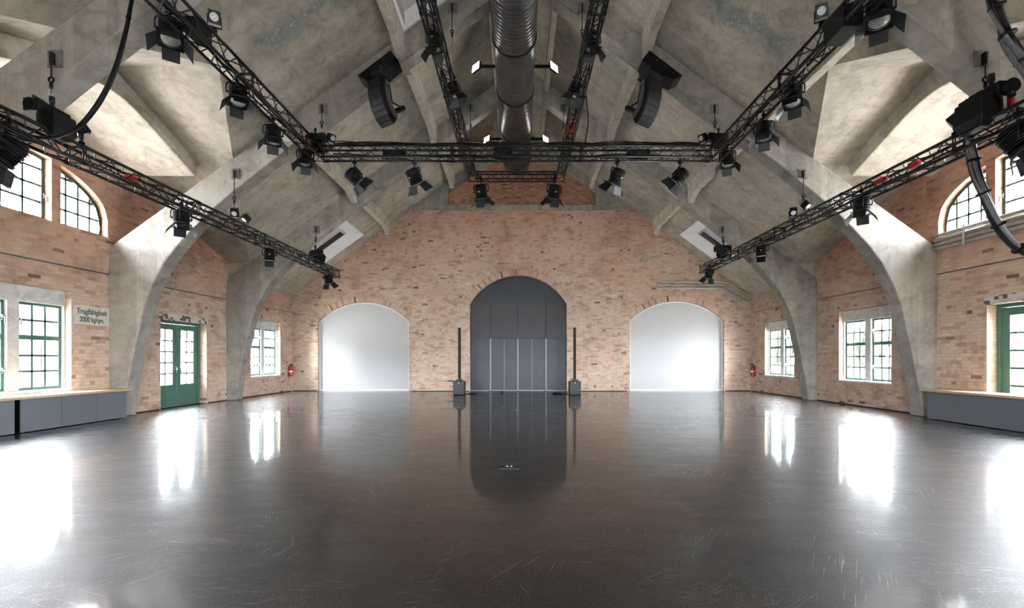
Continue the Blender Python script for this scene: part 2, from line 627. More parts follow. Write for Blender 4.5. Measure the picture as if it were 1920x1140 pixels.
def lun_panel(y0, y1, n=14):
    pts = [(y0, LS0), (y1, LS0)]
    ys = [y1 + (y0 - y1) * i / n for i in range(n + 1)]
    for y in ys:
        pts.append((y, arch_z(y)))
    return pts


LUN = [lun_panel(LY - LA, 7.58), lun_panel(7.77, 9.33), lun_panel(9.52, LY + LA)]


def rect(a, b, c, d):
    return [(a, c), (b, c), (b, d), (a, d)]


WZ0, WZ1 = 0.70, 2.76
WIN_L = [(7.74, 9.74), (16.24, 18.22)]
DOOR_L = (12.16, 13.94, 0.0, 2.38)
WIN_R = [(11.95, 13.90), (16.18, 18.10)]
DOOR_R = (7.66, 9.50, 0.0, 2.45)
NEAR_WIN = []


def wall_outline():
    zt = 6.75
    return [(YE, -0.1), (YB + 0.4, -0.1), (YB + 0.4, EAVE + 0.05), (YF, EAVE + 0.05), (YF, dormz(YF) + 0.03), (RIDGE_Y, RIDGE_Z + 0.03),
            (YN, dormz(YN) + 0.03), (YN, EAVE + 0.05), (YE, EAVE + 0.05)]


def side_wall(name, sx, holes, label):
    mb = MB()
    mb.poly([wall_outline()] + holes, lambda u, v: Vector((sx * W, u, v)), (sx * TH, 0, 0))
    return struct(mb.build(name, M['brick_side']), label, 'wall')


hl = [rect(a, b, WZ0, WZ1) for a, b in WIN_L] + [rect(*DOOR_L)] + LUN + [rect(a, b, WZ0, WZ1) for a, b in NEAR_WIN]
hl = [[(u, max(v, 0.0)) for u, v in h] for h in hl]
wall_l = side_wall('wall_left', -1, hl, 'left brick side wall with windows, a lunette and a green door')
hr = [rect(a, b, WZ0, WZ1) for a, b in WIN_R] + [rect(*DOOR_R)] + LUN + [rect(a, b, WZ0, WZ1) for a, b in NEAR_WIN]
wall_r = side_wall('wall_right', 1, hr, 'right brick side wall with windows and a lunette')

# ------------------------------------------------------------------ back wall
ARCH = [(-8.46, -4.68, 2.86, 3.68), (-2.13, 1.85, 3.58, 4.76), (4.50, 8.40, 2.90, 3.72)]


def arch_loop(x0, x1, zs, zc, n=24, z0=0.0, pad=0.0):
    c = (x0 + x1) / 2
    a = (x1 - x0) / 2
    h = zc - zs
    r = (a * a + h * h) / (2 * h)
    cz = zc - r
    t0 = math.asin(min(1, a / r))
    pts = [(x0 - pad, z0), (x1 + pad, z0)]
    for i in range(n + 1):
        t = t0 - 2 * t0 * i / n
        pts.append((c + (r + pad) * math.sin(t), cz + (r + pad) * math.cos(t)))
    return pts


CX0, CX1 = -4.50, 4.31
BAND0, BAND1 = 7.43, 7.64
PY = 0.22                                   # projection of the middle bay
mb = MB()
out = [(-W - TH, 0.0), (W + TH, 0.0), (W + TH, roofz(W + TH)), (W, EAVE + 0.03), (0, roofz(0) + 0.03), (-W, EAVE + 0.03), (-W - TH, roofz(W + TH))]
mb.poly([out] + [arch_loop(*a) for a in ARCH], lambda u, v: Vector((u, YB, v)), (0, 0.5, 0))
mid = [(CX0, 0.0), (CX1, 0.0), (CX1, BAND0), (CX0, BAND0)]
mb.poly([mid, arch_loop(*ARCH[1])], lambda u, v: Vector((u, YB - PY, v)), (0, PY + 0.01, 0))
wall_b = struct(mb.build('wall_back', M['brick']), 'far brick gable wall with three arched openings', 'wall')
mb = MB()
g = [(-3.05, BAND1), (2.95, BAND1), (2.95, 8.25), (1.6, 9.3), (-1.7, 9.3), (-3.05, 8.25)]
mb.poly([g], lambda u, v: Vector((u, YB - 0.05, v)), (0, 0.06, 0))
struct(mb.build('trim_1', M['brick_gable']), 'red brick infill panel under the ridge of the far gable', 'brick panel')
mb = MB()
mb.bb((CX0, YB - PY - 0.06, BAND0), (CX1, YB, BAND1))
for s in (-1, 1):
    q = [(s * 4.40, BAND1), (s * 3.02, BAND1), (s * 3.02, 8.22), (0, 10.30), (0, roofz(0)), (s * 4.40, roofz(4.40))]
    mb.poly([q], lambda u, v: Vector((u, YB - 0.2, v)), (0, 0.2, 0))
struct(mb.build('trim_2', M['rib'], bevel=0.012), 'concrete band and gable rib on the far brick wall', 'concrete band')

# brick arches over the openings
for k, (x0, x1, zs, zc) in enumerate(ARCH):
    mb = MB()
    yy = YB - (PY if k == 1 else 0) - 0.006
    c = (x0 + x1) / 2
    a = (x1 - x0) / 2
    h = zc - zs
    r = (a * a + h * h) / (2 * h)
    cz = zc - r
    t0 = math.asin(a / r)
    n = int(2 * t0 * r / 0.082)
    for rr0, rr1 in ((r + 0.005, r + 0.245), (r + 0.258, r + 0.39)):
        for i in range(n):
            ta = -t0 + 2 * t0 * (i + 0.06) / n
            tb = -t0 + 2 * t0 * (i + 0.94) / n
            jit = random.uniform(-0.004, 0.003)
            q = [(c + rad * math.sin(t), cz + rad * math.cos(t)) for rad, t in ((rr0, ta), (rr0, tb), (rr1, tb), (rr1, ta))]
            mb.poly([q], lambda u, v: Vector((u, yy + jit, v)), (0, 0.05, 0))
    ar = struct(mb.build('trim_%d' % (3 + k), M['voussoir']), ['rowlock brick arch over the left white opening', 'rowlock brick arch over the middle dark opening', 'rowlock brick arch over the right white opening'][k], 'brick arch')
    mm = MB()
    aa = [(c + (r + 0.003) * math.sin(-t0 + 2 * t0 * i / 40), cz + (r + 0.003) * math.cos(-t0 + 2 * t0 * i / 40)) for i in range(41)]
    bb_ = [(c + (r + 0.392) * math.sin(-t0 + 2 * t0 * i / 40), cz + (r + 0.392) * math.cos(-t0 + 2 * t0 * i / 40)) for i in range(41)]
    for i in range(40):
        mm.poly([[aa[i], aa[i + 1], bb_[i + 1], bb_[i]]], lambda u, v: Vector((u, yy + 0.004, v)), (0, 0.02, 0))
    mm.build('mortar', M['mortar'], ar)

# unseen wall behind the camera; its windows are added to bring in daylight
mb = MB()
out = [(-W - TH, -0.1), (W + TH, -0.1), (W + TH, roofz(W + TH)), (W, EAVE + 0.03), (0, roofz(0) + 0.03), (-W, EAVE + 0.03), (-W - TH, roofz(W + TH))]
FRONT = [(-7.6, -5.8, 0.8, 2.8), (-1.2, 1.2, 0.6, 3.2), (5.8, 7.6, 0.8, 2.8)]
mb.poly([out] + [rect(*f) for f in FRONT], lambda u, v: Vector((u, YE, v)), (0, -TH, 0))
struct(mb.build('wall_front', M['brick']), 'near brick gable wall with tall windows', 'wall')

# dark gaps along the foot of the walls
for s, nm, segs in ((-1, 'left', ((11.12, 12.1), (14.0, 14.9), (15.4, 19.1))), (1, 'right', ((11.12, 14.9), (15.4, 19.1)))):
    mb = MB()
    for a, b in segs:
        mb.bb((s * W, a, 0.0), (s * (W - 0.012), b, 0.028))
    struct(mb.build('baseboard_' + nm, M['blind']), 'thin dark joint at the foot of the %s brick wall' % nm, 'skirting')
mb = MB()
for a, b in ((-9.5, -8.5), (8.45, 9.5)):
    mb.bb((a, YB - 0.012, 0.0), (b, YB, 0.028))
for a, b in ((CX0, -2.17), (1.89, CX1)):
    mb.bb((a, YB - PY - 0.012, 0.0), (b, YB - PY, 0.028))
struct(mb.build('baseboard_back', M['blind']), 'thin dark joint at the foot of the far brick wall', 'skirting')

# ------------------------------------------------------------------ ceiling
SKY = [(6.34, 7.85, 16.50, 18.38)]          # x0, x1, y0, y1
SKY_N = (0.95, 2.69, 8.62, 10.56)
mb = MB()
for s in (-1, 1):
    YQ = YB + 0.5
    out = [(0, YE - TH), (0, YQ), (W + TH, YQ), (W + TH, YF), (XV, YF), (XR, RIDGE_Y), (XV, YN), (W + TH, YN), (W + TH, YE - TH)]
    holes = [rect(a, b, c, d) for a, b, c, d in SKY]
    if s < 0:
        holes.append(rect(*SKY_N))
    mb.poly([out] + holes, lambda u, v: Vector((s * u, v, EAVE + S * (W - u))), (0, 0, 0.3))
    
struct(mb.build('ceiling', M['roof']), 'board-marked concrete roof slopes of the hall', 'ceiling')
mb = MB()
for s in (-1, 1):
    for ye in (YF, YN):
        q = [(XR, RIDGE_Y), (XV, ye), (W + TH, ye), (W + TH, RIDGE_Y)]
        mb.poly([q], lambda u, v: Vector((s * u, v, dormz(v))), (0, 0, 0.3))
for s in (-1, 1):
    for ye in (YF - 0.04, YN - 0.3):
        mb.poly([[(XV - 0.25, dormz(YF) + 0.25), (W + 0.1, dormz(YF) + 0.25), (W + 0.1, EAVE - 0.1), (W - 0.1, EAVE - 0.05), (XV - 0.25, roofz(XV - 0.25) - 0.02)]], lambda u, v: Vector((s * u, ye, v)), (0, 0.34, 0))
struct(mb.build('trim_6', M['dormer']), 'pale concrete cross gable vaults above the lunette windows', 'ceiling')


# lowered soffit in front of each lunette, rounded at the crown
def soffit(y):
    d = abs(y - RIDGE_Y)
    rr = 0.75
    f = (d * d) / (2 * rr) if d < rr else d - rr / 2
    return RIDGE_Z - 0.44 - 0.40 * f


for k, s in enumerate((-1, 1)):
    mb = MB()
    ys = [6.45 + (10.75 - 6.45) * i / 40 for i in range(41)]
    x0 = 7.62
    rings = []
    for y in ys:
        zt = dormz(y) + 0.1
        zb = soffit(y)
        rings.append([Vector((s * x0, y, zt)), Vector((s * (x0 - 0.03), y, zb + 0.12)), Vector((s * x0, y, zb)), Vector((s * (W + 0.02), y, zb)), Vector((s * (W + 0.02), y, zt))])
    mb.loft(rings, True, False)
    struct(mb.build('trim_%d' % (7 + k), M['dormer'], bevel=0.02), ['curved concrete soffit arch before the left lunette', 'curved concrete soffit arch before the right lunette'][k], 'concrete arch')

# ------------------------------------------------------------------ concrete frames
INNER = [(9.27, 0.0), (9.17, 0.7), (9.04, 1.35), (8.89, 2.0), (8.76, 2.6), (8.58, 3.05), (8.31, 3.55), (7.98, 3.99), (7.62, 4.38), (7.16, 4.84),
         (6.6, 5.30), (6.0, 5.78), (5.4, 6.24), (4.7, 6.76), (3.5, 7.66), (2.0, 8.76), (0.6, 9.76), (0.0, 10.05)]
FR_Y = [6.55, 10.70, 14.95]
FR_T = 0.38
flabel = ['concrete portal frame nearest the camera', 'concrete portal frame crossing behind the long cross truss', 'farthest free concrete portal frame']
for k, y in enumerate(FR_Y):
    mb = MB()
    top = roofz(0) + 0.02
    loop = [(W + 0.05, 0.0), (W + 0.05, EAVE + 0.0), (0.0, top), (-W - 0.05, EAVE), (-W - 0.05, 0.0)]
    loop += [(-x, z) for x, z in INNER]
    loop += [(x, z) for x, z in reversed(INNER[:-1])]
    mb.poly([loop], lambda u, v: Vector((u, y, v)), (0, FR_T, 0))
    # flared column flank against the wall
    for s in (-1, 1):
        rings = []
        for z, xin, dep in ((0.0, 9.26, 0.05), (1.0, 9.16, 0.06), (2.0, 9.04, 0.07), (2.8, 8.98, 0.09), (3.3, 9.06, 0.08), (3.7, 9.22, 0.05), (3.93, 9.42, 0.01)):
            rings.append([Vector((s * (W + 0.04), y - dep, z)), Vector((s * (W - 0.06), y - dep, z)), Vector((s * xin, y + 0.004, z)), Vector((s * xin, y + FR_T - 0.004, z)), Vector((s * (W - 0.06), y + FR_T + dep, z)), Vector((s * (W + 0.04), y + FR_T + dep, z))])
        mb.loft(rings, True, False)
    struct(mb.build('trim_%d' % (9 + k), M['rib'], bevel=0.03), flabel[k], 'concrete frame')

# ------------------------------------------------------------------ purlins
pl = {0.80: 'upper', 2.85: 'middle', 5.45: 'lower'}
tn = 12
for x0, nm in pl.items():
    for s in (-1, 1):
        mb = MB()
        wv = 0.11 if x0 > 1 else 0.09
        ys = [0.0]
        dp = [0.30]
        sts = [2.4] + FR_Y + [YB - FR_T]
        for a, b in zip(sts, sts[1:]):
            a2 = a + FR_T
            for yy, dd in ((a2, 0.52), (a2 + 0.55, 0.30), (b - 0.55, 0.30), (b, 0.52)):
                ys.append(yy)
                dp.append(dd)
        if x0 < 1:
            dp = [d * 0.55 for d in dp]
        rings = []
        for yy, dd in zip(ys, dp):
            zc = roofz(x0)
            rings.append([Vector((s * (x0 - wv), yy, roofz(x0 - wv) + 0.1)), Vector((s * (x0 - wv * 0.85), yy, zc - dd)), Vector((s * (x0 + wv * 0.85), yy, zc - dd)), Vector((s * (x0 + wv), yy, roofz(x0 + wv) + 0.1))])
        mb.loft(rings, True, False)
        struct(mb.build('trim_%d' % tn, M['purlin'], bevel=0.015), '%s concrete purlin along the %s roof slope' % (nm, 'left' if s < 0 else 'right'), 'concrete beam')
        tn += 1

# ------------------------------------------------------------------ windows
wn_no = [1]


def inset(poly, d):
    """inset a convex polygon given in order"""
    n = len(poly)
    area = sum(poly[i][0] * poly[(i + 1) % n][1] - poly[(i + 1) % n][0] * poly[i][1] for i in range(n))
    sg = 1 if area > 0 else -1
    lines = []
    for i in range(n):
        a, b = Vector((*poly[i],)), Vector((*poly[(i + 1) % n],))
        e = b - a
        if e.length < 1e-6:
            continue
        e.normalize()
        nrm = Vector((-e.y, e.x)) * sg
        lines.append((a + nrm * d, e))
    pts = []
    m = len(lines)
    for i in range(m):
        p, e = lines[i - 1]
        q, f = lines[i]
        den = e.x * f.y - e.y * f.x
        if abs(den) < 1e-5:
            pts.append((q.x, q.y))
            continue
        t = ((q.x - p.x) * f.y - (q.y - p.y) * f.x) / den
        pts.append((p.x + e.x * t, p.y + e.y * t))
    return pts


def sash_mesh(fn, nrm, y0, y1, z0, z1, rows_up, rows_dn, cols, fw=0.055, transom=None):
    """green sash: outer frame, transom, thin glazing bars"""
    mb = MB()
    mb.poly([rect(y0, y1, z0, z1), rect(y0 + fw, y1 - fw, z0 + fw, z1 - fw)], fn, nrm * 0.07)
    if transom:
        mb.poly([rect(y0 + fw, y1 - fw, transom - 0.045, transom + 0.045)], fn, nrm * 0.065)
    ya, yb = y0 + fw, y1 - fw
    bars = MB()
    b = 0.019
    fn2 = lambda u, v: fn(u, v) + nrm * 0.02
    for i in range(1, cols):
        yy = ya + (yb - ya) * i / cols
        bars.poly([rect(yy - b, yy + b, z0 + fw, z1 - fw)], fn2, nrm * 0.03)
    spans = [(z0 + fw, (transom - 0.045) if transom else z1 - fw, rows_dn)]
    if transom:
        spans.append((transom + 0.045, z1 - fw, rows_up))
    for a, c, n in spans:
        for i in range(1, n):
            zz = a + (c - a) * i / n
            bars.poly([rect(ya, yb, zz - b, zz + b)], fn2, nrm * 0.03)
    gl = MB()
    fn3 = lambda u, v: fn(u, v) + nrm * 0.032
    gl.poly([rect(ya - 0.01, yb + 0.01, z0 + fw - 0.01, z1 - fw + 0.01)], fn3, nrm * 0.006)
    return mb, bars, gl


def handle_mb(p, nrm):
    mb = MB()
    p = Vector(p)
    mb.bb(p - Vector((0.012, 0.015, 0.05)), p + Vector((0.012, 0.015, 0.05)))
    mb.tube([p, p + nrm * 0.05, p + nrm * 0.055 + Vector((0, 0.0, -0.02)), p + nrm * 0.055 + Vector((0, 0.0, -0.13))], 0.010, 8)
    return mb


def window(sx, y0, y1, label, z0=WZ0, z1=WZ1):
    nrm = Vector((-sx, 0, 0))                       # towards the room
    x = sx * (W + 0.26)
    fn = lambda u, v: Vector((x, u, v))
    yc = (y0 + y1) / 2
    head = 0.31
    mb = MB()
    xs = sx * (W + 0.13)
    fs = lambda u, v: Vector((xs, u, v))
    o1 = rect(y0 + 0.03, yc - 0.105, z0 + 0.03, z1 - head)
    o2 = rect(yc + 0.105, y1 - 0.03, z0 + 0.03, z1 - head)
    mb.poly([rect(y0, y1, z0, z1), o1, o2], fs, Vector((sx * 0.22, 0, 0)))
    root = struct(mb.build('window_%d' % wn_no[0], M['surround'], bevel=0.008), label, 'window')
    wn_no[0] += 1
    for k, op in enumerate((o1, o2)):
        a, b = op[0][0], op[1][0]
        f, bars, gl = sash_mesh(fn, nrm, a, b, z0 + 0.03, z1 - head, 2, 3, 3, transom=z0 + 0.03 + (z1 - head - z0 - 0.03) * 0.60)
        fo = f.build('sash', M['green'], root, label='green window sash')
        bars.build('glazing_bars', M['dkgreen'], fo)
        gl.build('pane', M['glass'], fo)
        hy = b - 0.03 if k == 0 else a + 0.03
        for hz in (0.42, 1.42):
            handle_mb((x - sx * 0.075, hy, z0 + hz), nrm).build('handle', M['steel'], fo, label='silver window handle')
    mb = MB()
    mb.bb((sx * (W - 0.015), y0 - 0.02, z0 - 0.035), (sx * (W + 0.15), y1 + 0.02, z0 + 0.012))
    mb.build('window_sill', M['surround'], root, bevel=0.006)
    return root


window(-1, *WIN_L[0], 'two-sash green window above the left bench beside the painted sign')
window(-1, *WIN_L[1], 'small two-sash green window in the left wall near the far corner')
window(1, *WIN_R[0], 'two-sash green window in the right wall between two concrete columns')
window(1, *WIN_R[1], 'small two-sash green window in the right wall near the far corner')
for sx in (-1, 1):
    for k, (a, b) in enumerate(NEAR_WIN):
        window(sx, a, b, 'two-sash window in the %s wall beside the camera, %s' % ('left' if sx < 0 else 'right', ('nearest the near gable', 'middle one', 'farthest from the near gable')[k]))


def lunette(sx, label):
    nrm = Vector((-sx, 0, 0))
    x = sx * (W + 0.22)
    fn = lambda u, v: Vector((x, u, v))
    root = None
    for k, lp in enumerate(LUN):
        a, b = lp[0][0], lp[1][0]
        ins = inset(lp, 0.06)
        mb = MB()
        mb.poly([lp, ins], fn, nrm * 0.07)
        if root is None:
            root = struct(mb.build('window_%d' % wn_no[0], M['dkgreen']), label, 'window')
            wn_no[0] += 1
            fo = root
        else:
            fo = mb.build('sash', M['dkgreen'], root)
        bars = MB()
        fb = lambda u, v: fn(u, v) + nrm * 0.02
        n = 4
        for i in range(1, n):
            yy = a + (b - a) * i / n
            zt = arch_z(yy) - 0.05
            bars.poly([rect(yy - 0.02, yy + 0.02, LS0 + 0.05, zt)], fb, nrm * 0.03)
        zz = LS0 + 0.36
        while zz < LSP + LR - 0.1:
            lim = LA * math.sqrt(max(0, 1 - (max(0, zz - LSP) / LR) ** 2)) - 0.05
            ya, yb = max(a + 0.05, LY - lim), min(b - 0.05, LY + lim)
            if yb > ya + 0.05:
                bars.poly([rect(ya, yb, zz - 0.02, zz + 0.02)], fb, nrm * 0.03)
            zz += 0.33
        bars.build('glazing_bars', M['dkgreen'], fo)
        gl = MB()
        gl.poly([inset(lp, 0.05)], lambda u, v: fn(u, v) + nrm * 0.03, nrm * 0.006)
        gl.build('pane', M['glass'], fo)
    for yy, zz in ((9.37, LS0 + 0.5), (10.55, LS0 + 0.25)):
        handle_mb((x - sx * 0.075, yy - 0.06, zz), nrm).build('handle', M['steel'], root, label='silver window handle')
    return root


lunette(-1, 'three-part arched lunette window high in the left wall')
lunette(1, 'three-part arched lunette window high in the right wall above the pipes')

# added windows behind the camera, out of view, to brighten the hall
for k, (x0, x1, z0, z1) in enumerate(FRONT):
    mb = MB()
    fn = lambda u, v: Vector((u, YE - 0.22, v))
    nrm = Vector((0, 1, 0))
    f, bars, gl = sash_mesh(fn, nrm, x0, x1, z0, z1, 2, 5, 5, 0.08, transom=z0 + (z1 - z0) * 0.7)
    root = struct(f.build('window_%d' % wn_no[0], M['dkgreen']), ['tall window in the near gable, west of the middle', 'widest tall window in the middle of the near gable', 'tall window in the near gable, east of the middle'][k], 'window')
    wn_no[0] += 1
    bars.build('glazing_bars', M['dkgreen'], root)
    gl.build('pane', M['glass'], root)


# ------------------------------------------------------------------ doors
def door(num, sx, spec, label, kick):
    y0, y1, z0, z1 = spec
    nrm = Vector((-sx, 0, 0))
    x = sx * (W + 0.30)
    fn = lambda u, v: Vector((x, u, v))
    mb = MB()
    mb.poly([rect(y0, y1, z0, z1), rect(y0 + 0.07, y1 - 0.07, z0 + 0.012, z1 - 0.07)], fn, nrm * 0.10)
    root = struct(mb.build('door_%d' % num, M['green'], bevel=0.006), label, 'door')
    yc = (y0 + y1) / 2
    for k, (a, b) in enumerate(((y0 + 0.075, yc - 0.004), (yc + 0.004, y1 - 0.075))):
        st = 0.155
        lo, hi = z0 + 0.015, z1 - 0.075
        mb = MB()
        mb.poly([rect(a, b, lo, hi), rect(a + st, b - st, kick, hi - 0.16)], fn, nrm * 0.065)
        lf = mb.build('door_leaf', M['green'], root, bevel=0.006)
        bars = MB()
        fb = lambda u, v: fn(u, v) + nrm * 0.02
        ym = (a + b) / 2
        bars.poly([rect(ym - 0.02, ym + 0.02, kick, hi - 0.16)], fb, nrm * 0.03)
        for i in range(1, 5):
            zz = kick + (hi - 0.16 - kick) * i / 5
            bars.poly([rect(a + st, b - st, zz - 0.02, zz + 0.02)], fb, nrm * 0.03)
        bars.build('glazing_bars', M['dkgreen'], lf)
        gl = MB()
        gl.poly([rect(a + st - 0.01, b - st + 0.01, kick - 0.01, hi - 0.15)], lambda u, v: fn(u, v) + nrm * 0.03, nrm * 0.006)
        gl.build('pane', M['glass'], lf)
        hy = b - 0.07 if k == 0 else a + 0.07
        handle_mb((x - sx * 0.075, hy, 1.08), nrm).build('handle', M['steel'], lf, label='silver door handle')
    mb = MB()
    mb.bb((sx * (W - 0.004), y0 - 0.06, z1), (sx * (W + 0.1), y1 + 0.06, z1 + 0.17))
    mb.build('lintel', M['lintel'], root, label='chipped pale brick lintel')
    mb = MB()
    mb.bb((sx * (W + 0.19), y0, 0.0), (sx * (W + TH), y1, 0.012))
    mb.build('threshold', M['steel'], root)
    return root


door(1, -1, DOOR_L, 'green glazed double door in the left wall between two concrete columns', 0.62)
door(2, 1, DOOR_R, 'green glazed double door behind the right bench', 0.45)

# centre gate
x0, x1, zs, zc = ARCH[1]
yg = YB + 0.02
mb = MB()
mb.poly([arch_loop(x0 - 0.02, x1 + 0.02, zs, zc + 0.02)], lambda u, v: Vector((u, yg + 0.06, v)), (0, 0.06, 0))
gate = struct(mb.build('door_3', M['gate']), 'dark grey panelled gate filling the middle arch', 'gate')


def arch_top(x, x0, x1, zs, zc):
    a = (x1 - x0) / 2
    h = zc - zs
    r = (a * a + h * h) / (2 * h)
    return zc - r + math.sqrt(max(0, r * r - (x - (x0 + x1) / 2) ** 2))


gx = [x0, -1.29, -0.16, 1.01, x1]
ZR1, ZR2 = 2.19, 3.64
for i in range(4):
    a, b = gx[i] + 0.02, gx[i + 1] - 0.02
    mb = MB()
    if i in (1, 2):
        m_ = (a + b) / 2
        mb.bb((a, yg, 0.05), (m_ - 0.01, yg + 0.05, ZR1 - 0.03)).bb((m_ + 0.01, yg, 0.05), (b, yg + 0.05, ZR1 - 0.03))
    else:
        mb.bb((a, yg, 0.05), (b, yg + 0.05, ZR1 - 0.03))
    mb.build('lower_panel', M['gate'], gate, bevel=0.004)
    mb = MB()
    mb.bb((a, yg + 0.005, ZR1 + 0.03), (b, yg + 0.05, ZR2 - 0.02))
    mb.build('upper_panel', M['gateup'], gate, bevel=0.004)
    pts = [(a, ZR2 + 0.02), (b, ZR2 + 0.02)] + [(b + (a - b) * j / 10, max(ZR2 + 0.03, arch_top(b + (a - b) * j / 10, x0, x1, zs, zc) - 0.01)) for j in range(11)]
    mb = MB()
    mb.poly([pts], lambda u, v: Vector((u, yg + 0.01, v)), (0, 0.04, 0))
    mb.build('arched_panel', M['gate'], gate)
for xx in gx[1:4]:
    mb = MB()
    mb.bb((xx - 0.03, yg - 0.03, 0.0), (xx + 0.03, yg + 0.05, ZR1 - 0.02))
    mb.build('post', M['gatebar'], gate, bevel=0.004, label='light grey gate post')
    mb = MB()
    mb.bb((xx - 0.012, yg - 0.015, ZR1), (xx + 0.012, yg + 0.05, arch_top(xx, x0, x1, zs, zc) - 0.01))
    mb.build('mullion', M['gateup'], gate)
for a, b in ((1, 2), (2, 3)):
    xx = (gx[a] + gx[b]) / 2
    mb = MB()
    mb.bb((xx - 0.011, yg - 0.012, 0.0), (xx + 0.011, yg + 0.03, ZR1 - 0.02))
    mb.build('center_strip', M['gatebar'], gate)
mb = MB()
mb.bb((x0, yg - 0.015, ZR1 - 0.025), (x1, yg + 0.04, ZR1 + 0.025)).bb((x0, yg - 0.01, ZR2 - 0.012), (x1, yg + 0.04, ZR2 + 0.012))
mb.build('rail', M['gateup'], gate)
mb = MB()
mb.bb((x0, yg - 0.03, 0.0), (x1, yg + 0.05, 0.045))
mb.build('bottom_rail', M['gatebar'], gate)

# white arched panels
for k, nm in ((0, 'left'), (2, 'right')):
    a = ARCH[k]
    r_ = thing('arched_panel', 'white arched panel closing the %s opening of the far brick wall' % nm, 'panel', ((a[0] + a[1]) / 2, YB + 0.16, 0), group='white arched panels')
    cx = (a[0] + a[1]) / 2
    mb = MB()
    mb.poly([arch_loop(a[0] - cx + 0.03, a[1] - cx - 0.03, a[2], a[3] - 0.02, z0=0.05)], lambda u, v: Vector((u, 0, v)), (0, 0.05, 0))
    mb.build('white_surface', M['screen'], r_)
    mb = MB()
    mb.poly([arch_loop(a[0] - cx, a[1] - cx, a[2], a[3]), arch_loop(a[0] - cx + 0.05, a[1] - cx - 0.05, a[2], a[3] - 0.04, z0=0.06)], lambda u, v: Vector((u, -0.03, v)), (0, 0.03, 0))
    mb.build('edge_frame', M['white'], r_)


# ------------------------------------------------------------------ skylights
def skylight(s, spec, label, red=False):
    a, b, c, d = spec
    nv = Vector((s * S, 0, 1)).normalized()          # upward normal of the slope
    def fn(u, v, h):
        return Vector((s * u, v, EAVE + S * (W - u))) + nv * h
    ia, ib, ic, id_ = (a + 0.34, b - 0.10, c + 0.1, d - 0.42) if not red else (a + 0.1, b - 0.1, c + 0.1, d - 0.12)
    dep = 0.25
    mb = MB()
    lo = [(a, c), (b, c), (b, d), (a, d)]
    hi = [(ia, ic), (ib, ic), (ib, id_), (ia, id_)]
    v = [mb.bm.verts.new(fn(u, w, -0.012)) for u, w in lo] + [mb.bm.verts.new(fn(u, w, dep)) for u, w in hi]
    lo2 = [(a - 0.05, c - 0.05), (b + 0.05, c - 0.05), (b + 0.05, d + 0.05), (a - 0.05, d + 0.05)]
    v2 = [mb.bm.verts.new(fn(u, w, -0.012)) for u, w in lo2] + [mb.bm.verts.new(fn(u, w, dep + 0.04)) for u, w in lo2]
    for i in range(4):
        j = (i + 1) % 4
        mb._face([v[i], v[j], v[4 + j], v[4 + i]])
        mb._face([v[i], v2[i], v2[j], v[j]])
        mb._face([v2[i], v2[4 + i], v2[4 + j], v2[j]])
        mb._face([v2[4 + i], v[4 + i], v[4 + j], v2[4 + j]])
    root = struct(mb.build('window_%d' % wn_no[0], M['white']), label, 'skylight')
    wn_no[0] += 1
    def slab(u0, u1, w0, w1, h0, h1, nm, mt):
        m2 = MB()
        pts = [fn(u, w, h) for h in (h0, h1) for u, w in ((u0, w0), (u1, w0), (u1, w1), (u0, w1))]
        m2.loft([pts[:4], pts[4:]], True, False)
        return m2.build(nm, mt, root)
    slab(ia - 0.02, ib + 0.02, ic - 0.02, id_ + 0.02, dep - 0.01, dep + 0.03, 'panel', M['skypanel'])
    if red:
        slab(ia + 0.05, ib - 0.05, ic, id_ - 0.62, dep - 0.05, dep - 0.02, 'red_boarding', M['redwood'])
        m2 = MB()
        m2.cyl(fn((ia + ib) / 2 + 0.1, id_ - 0.75, dep - 0.03), fn((ia + ib) / 2 + 0.35, id_ - 0.35, dep - 0.25), 0.012)
        m2.build('opener_rod', M['steel'], root)
    else:
        w_ = ib - ia
        slab(ia + 0.06, ib - 0.02, ic + 0.90, ic + 1.22, dep - 0.05, dep - 0.02, 'blind', M['blind'])
        slab(a + 0.42, b - 0.1, c + 0.03, c + 0.075, -0.0, 0.10, 'slot', M['blind'])
    return root


skylight(-1, SKY[0], 'white framed skylight in the left roof slope near the far gable')
skylight(1, SKY[0], 'white framed skylight in the right roof slope near the far gable')
skylight(-1, SKY_N, 'skylight with red-brown boarding high in the left roof slope', True)

# ------------------------------------------------------------------ painted sign
mb = MB()
mb.bb((0, -0.43, -0.205), (0.006, 0.43, 0.205))
sg = tag(mb.build('wall_sign', M['signpaint'], None, (-W, 10.21, 2.29)), 'faded white painted load sign with two lines of lettering on the left brick wall', 'sign')


def text(body, size, loc, rot, parent, mat, name='lettering', sx=1.0, ext=0.002):
    cu = bpy.data.curves.new(name, 'FONT')
    cu.body = body
    cu.size = size
    cu.align_x = 'CENTER'
    cu.align_y = 'CENTER'
    cu.extrude = ext
    cu.offset = 0.0035
    tmp = bpy.data.objects.new('tmp_text', cu)
    COL.objects.link(tmp)
    me = bpy.data.meshes.new_from_object(tmp.evaluated_get(bpy.context.evaluated_depsgraph_get()))
    bpy.data.objects.remove(tmp)
    me.materials.clear()
    o = bpy.data.objects.new(name, me)
    COL.objects.link(o)
    o.location = loc
    o.rotation_euler = rot
    xs_ = [v.co.x for v in me.vertices]
    o.scale = (sx / (max(xs_) - min(xs_)), 1, 1)
    o.data.materials.append(mat)
    o.parent = parent
    return o


text('Tragf\u00e4higkeit', 0.165, (0.008, 0.0, 0.075), (R(90), 0, R(90)), sg, M['signtext'], sx=0.72)
text('2000 kg/qm.', 0.155, (0.008, 0.0, -0.095), (R(90), 0, R(90)), sg, M['signtext'], sx=0.58)

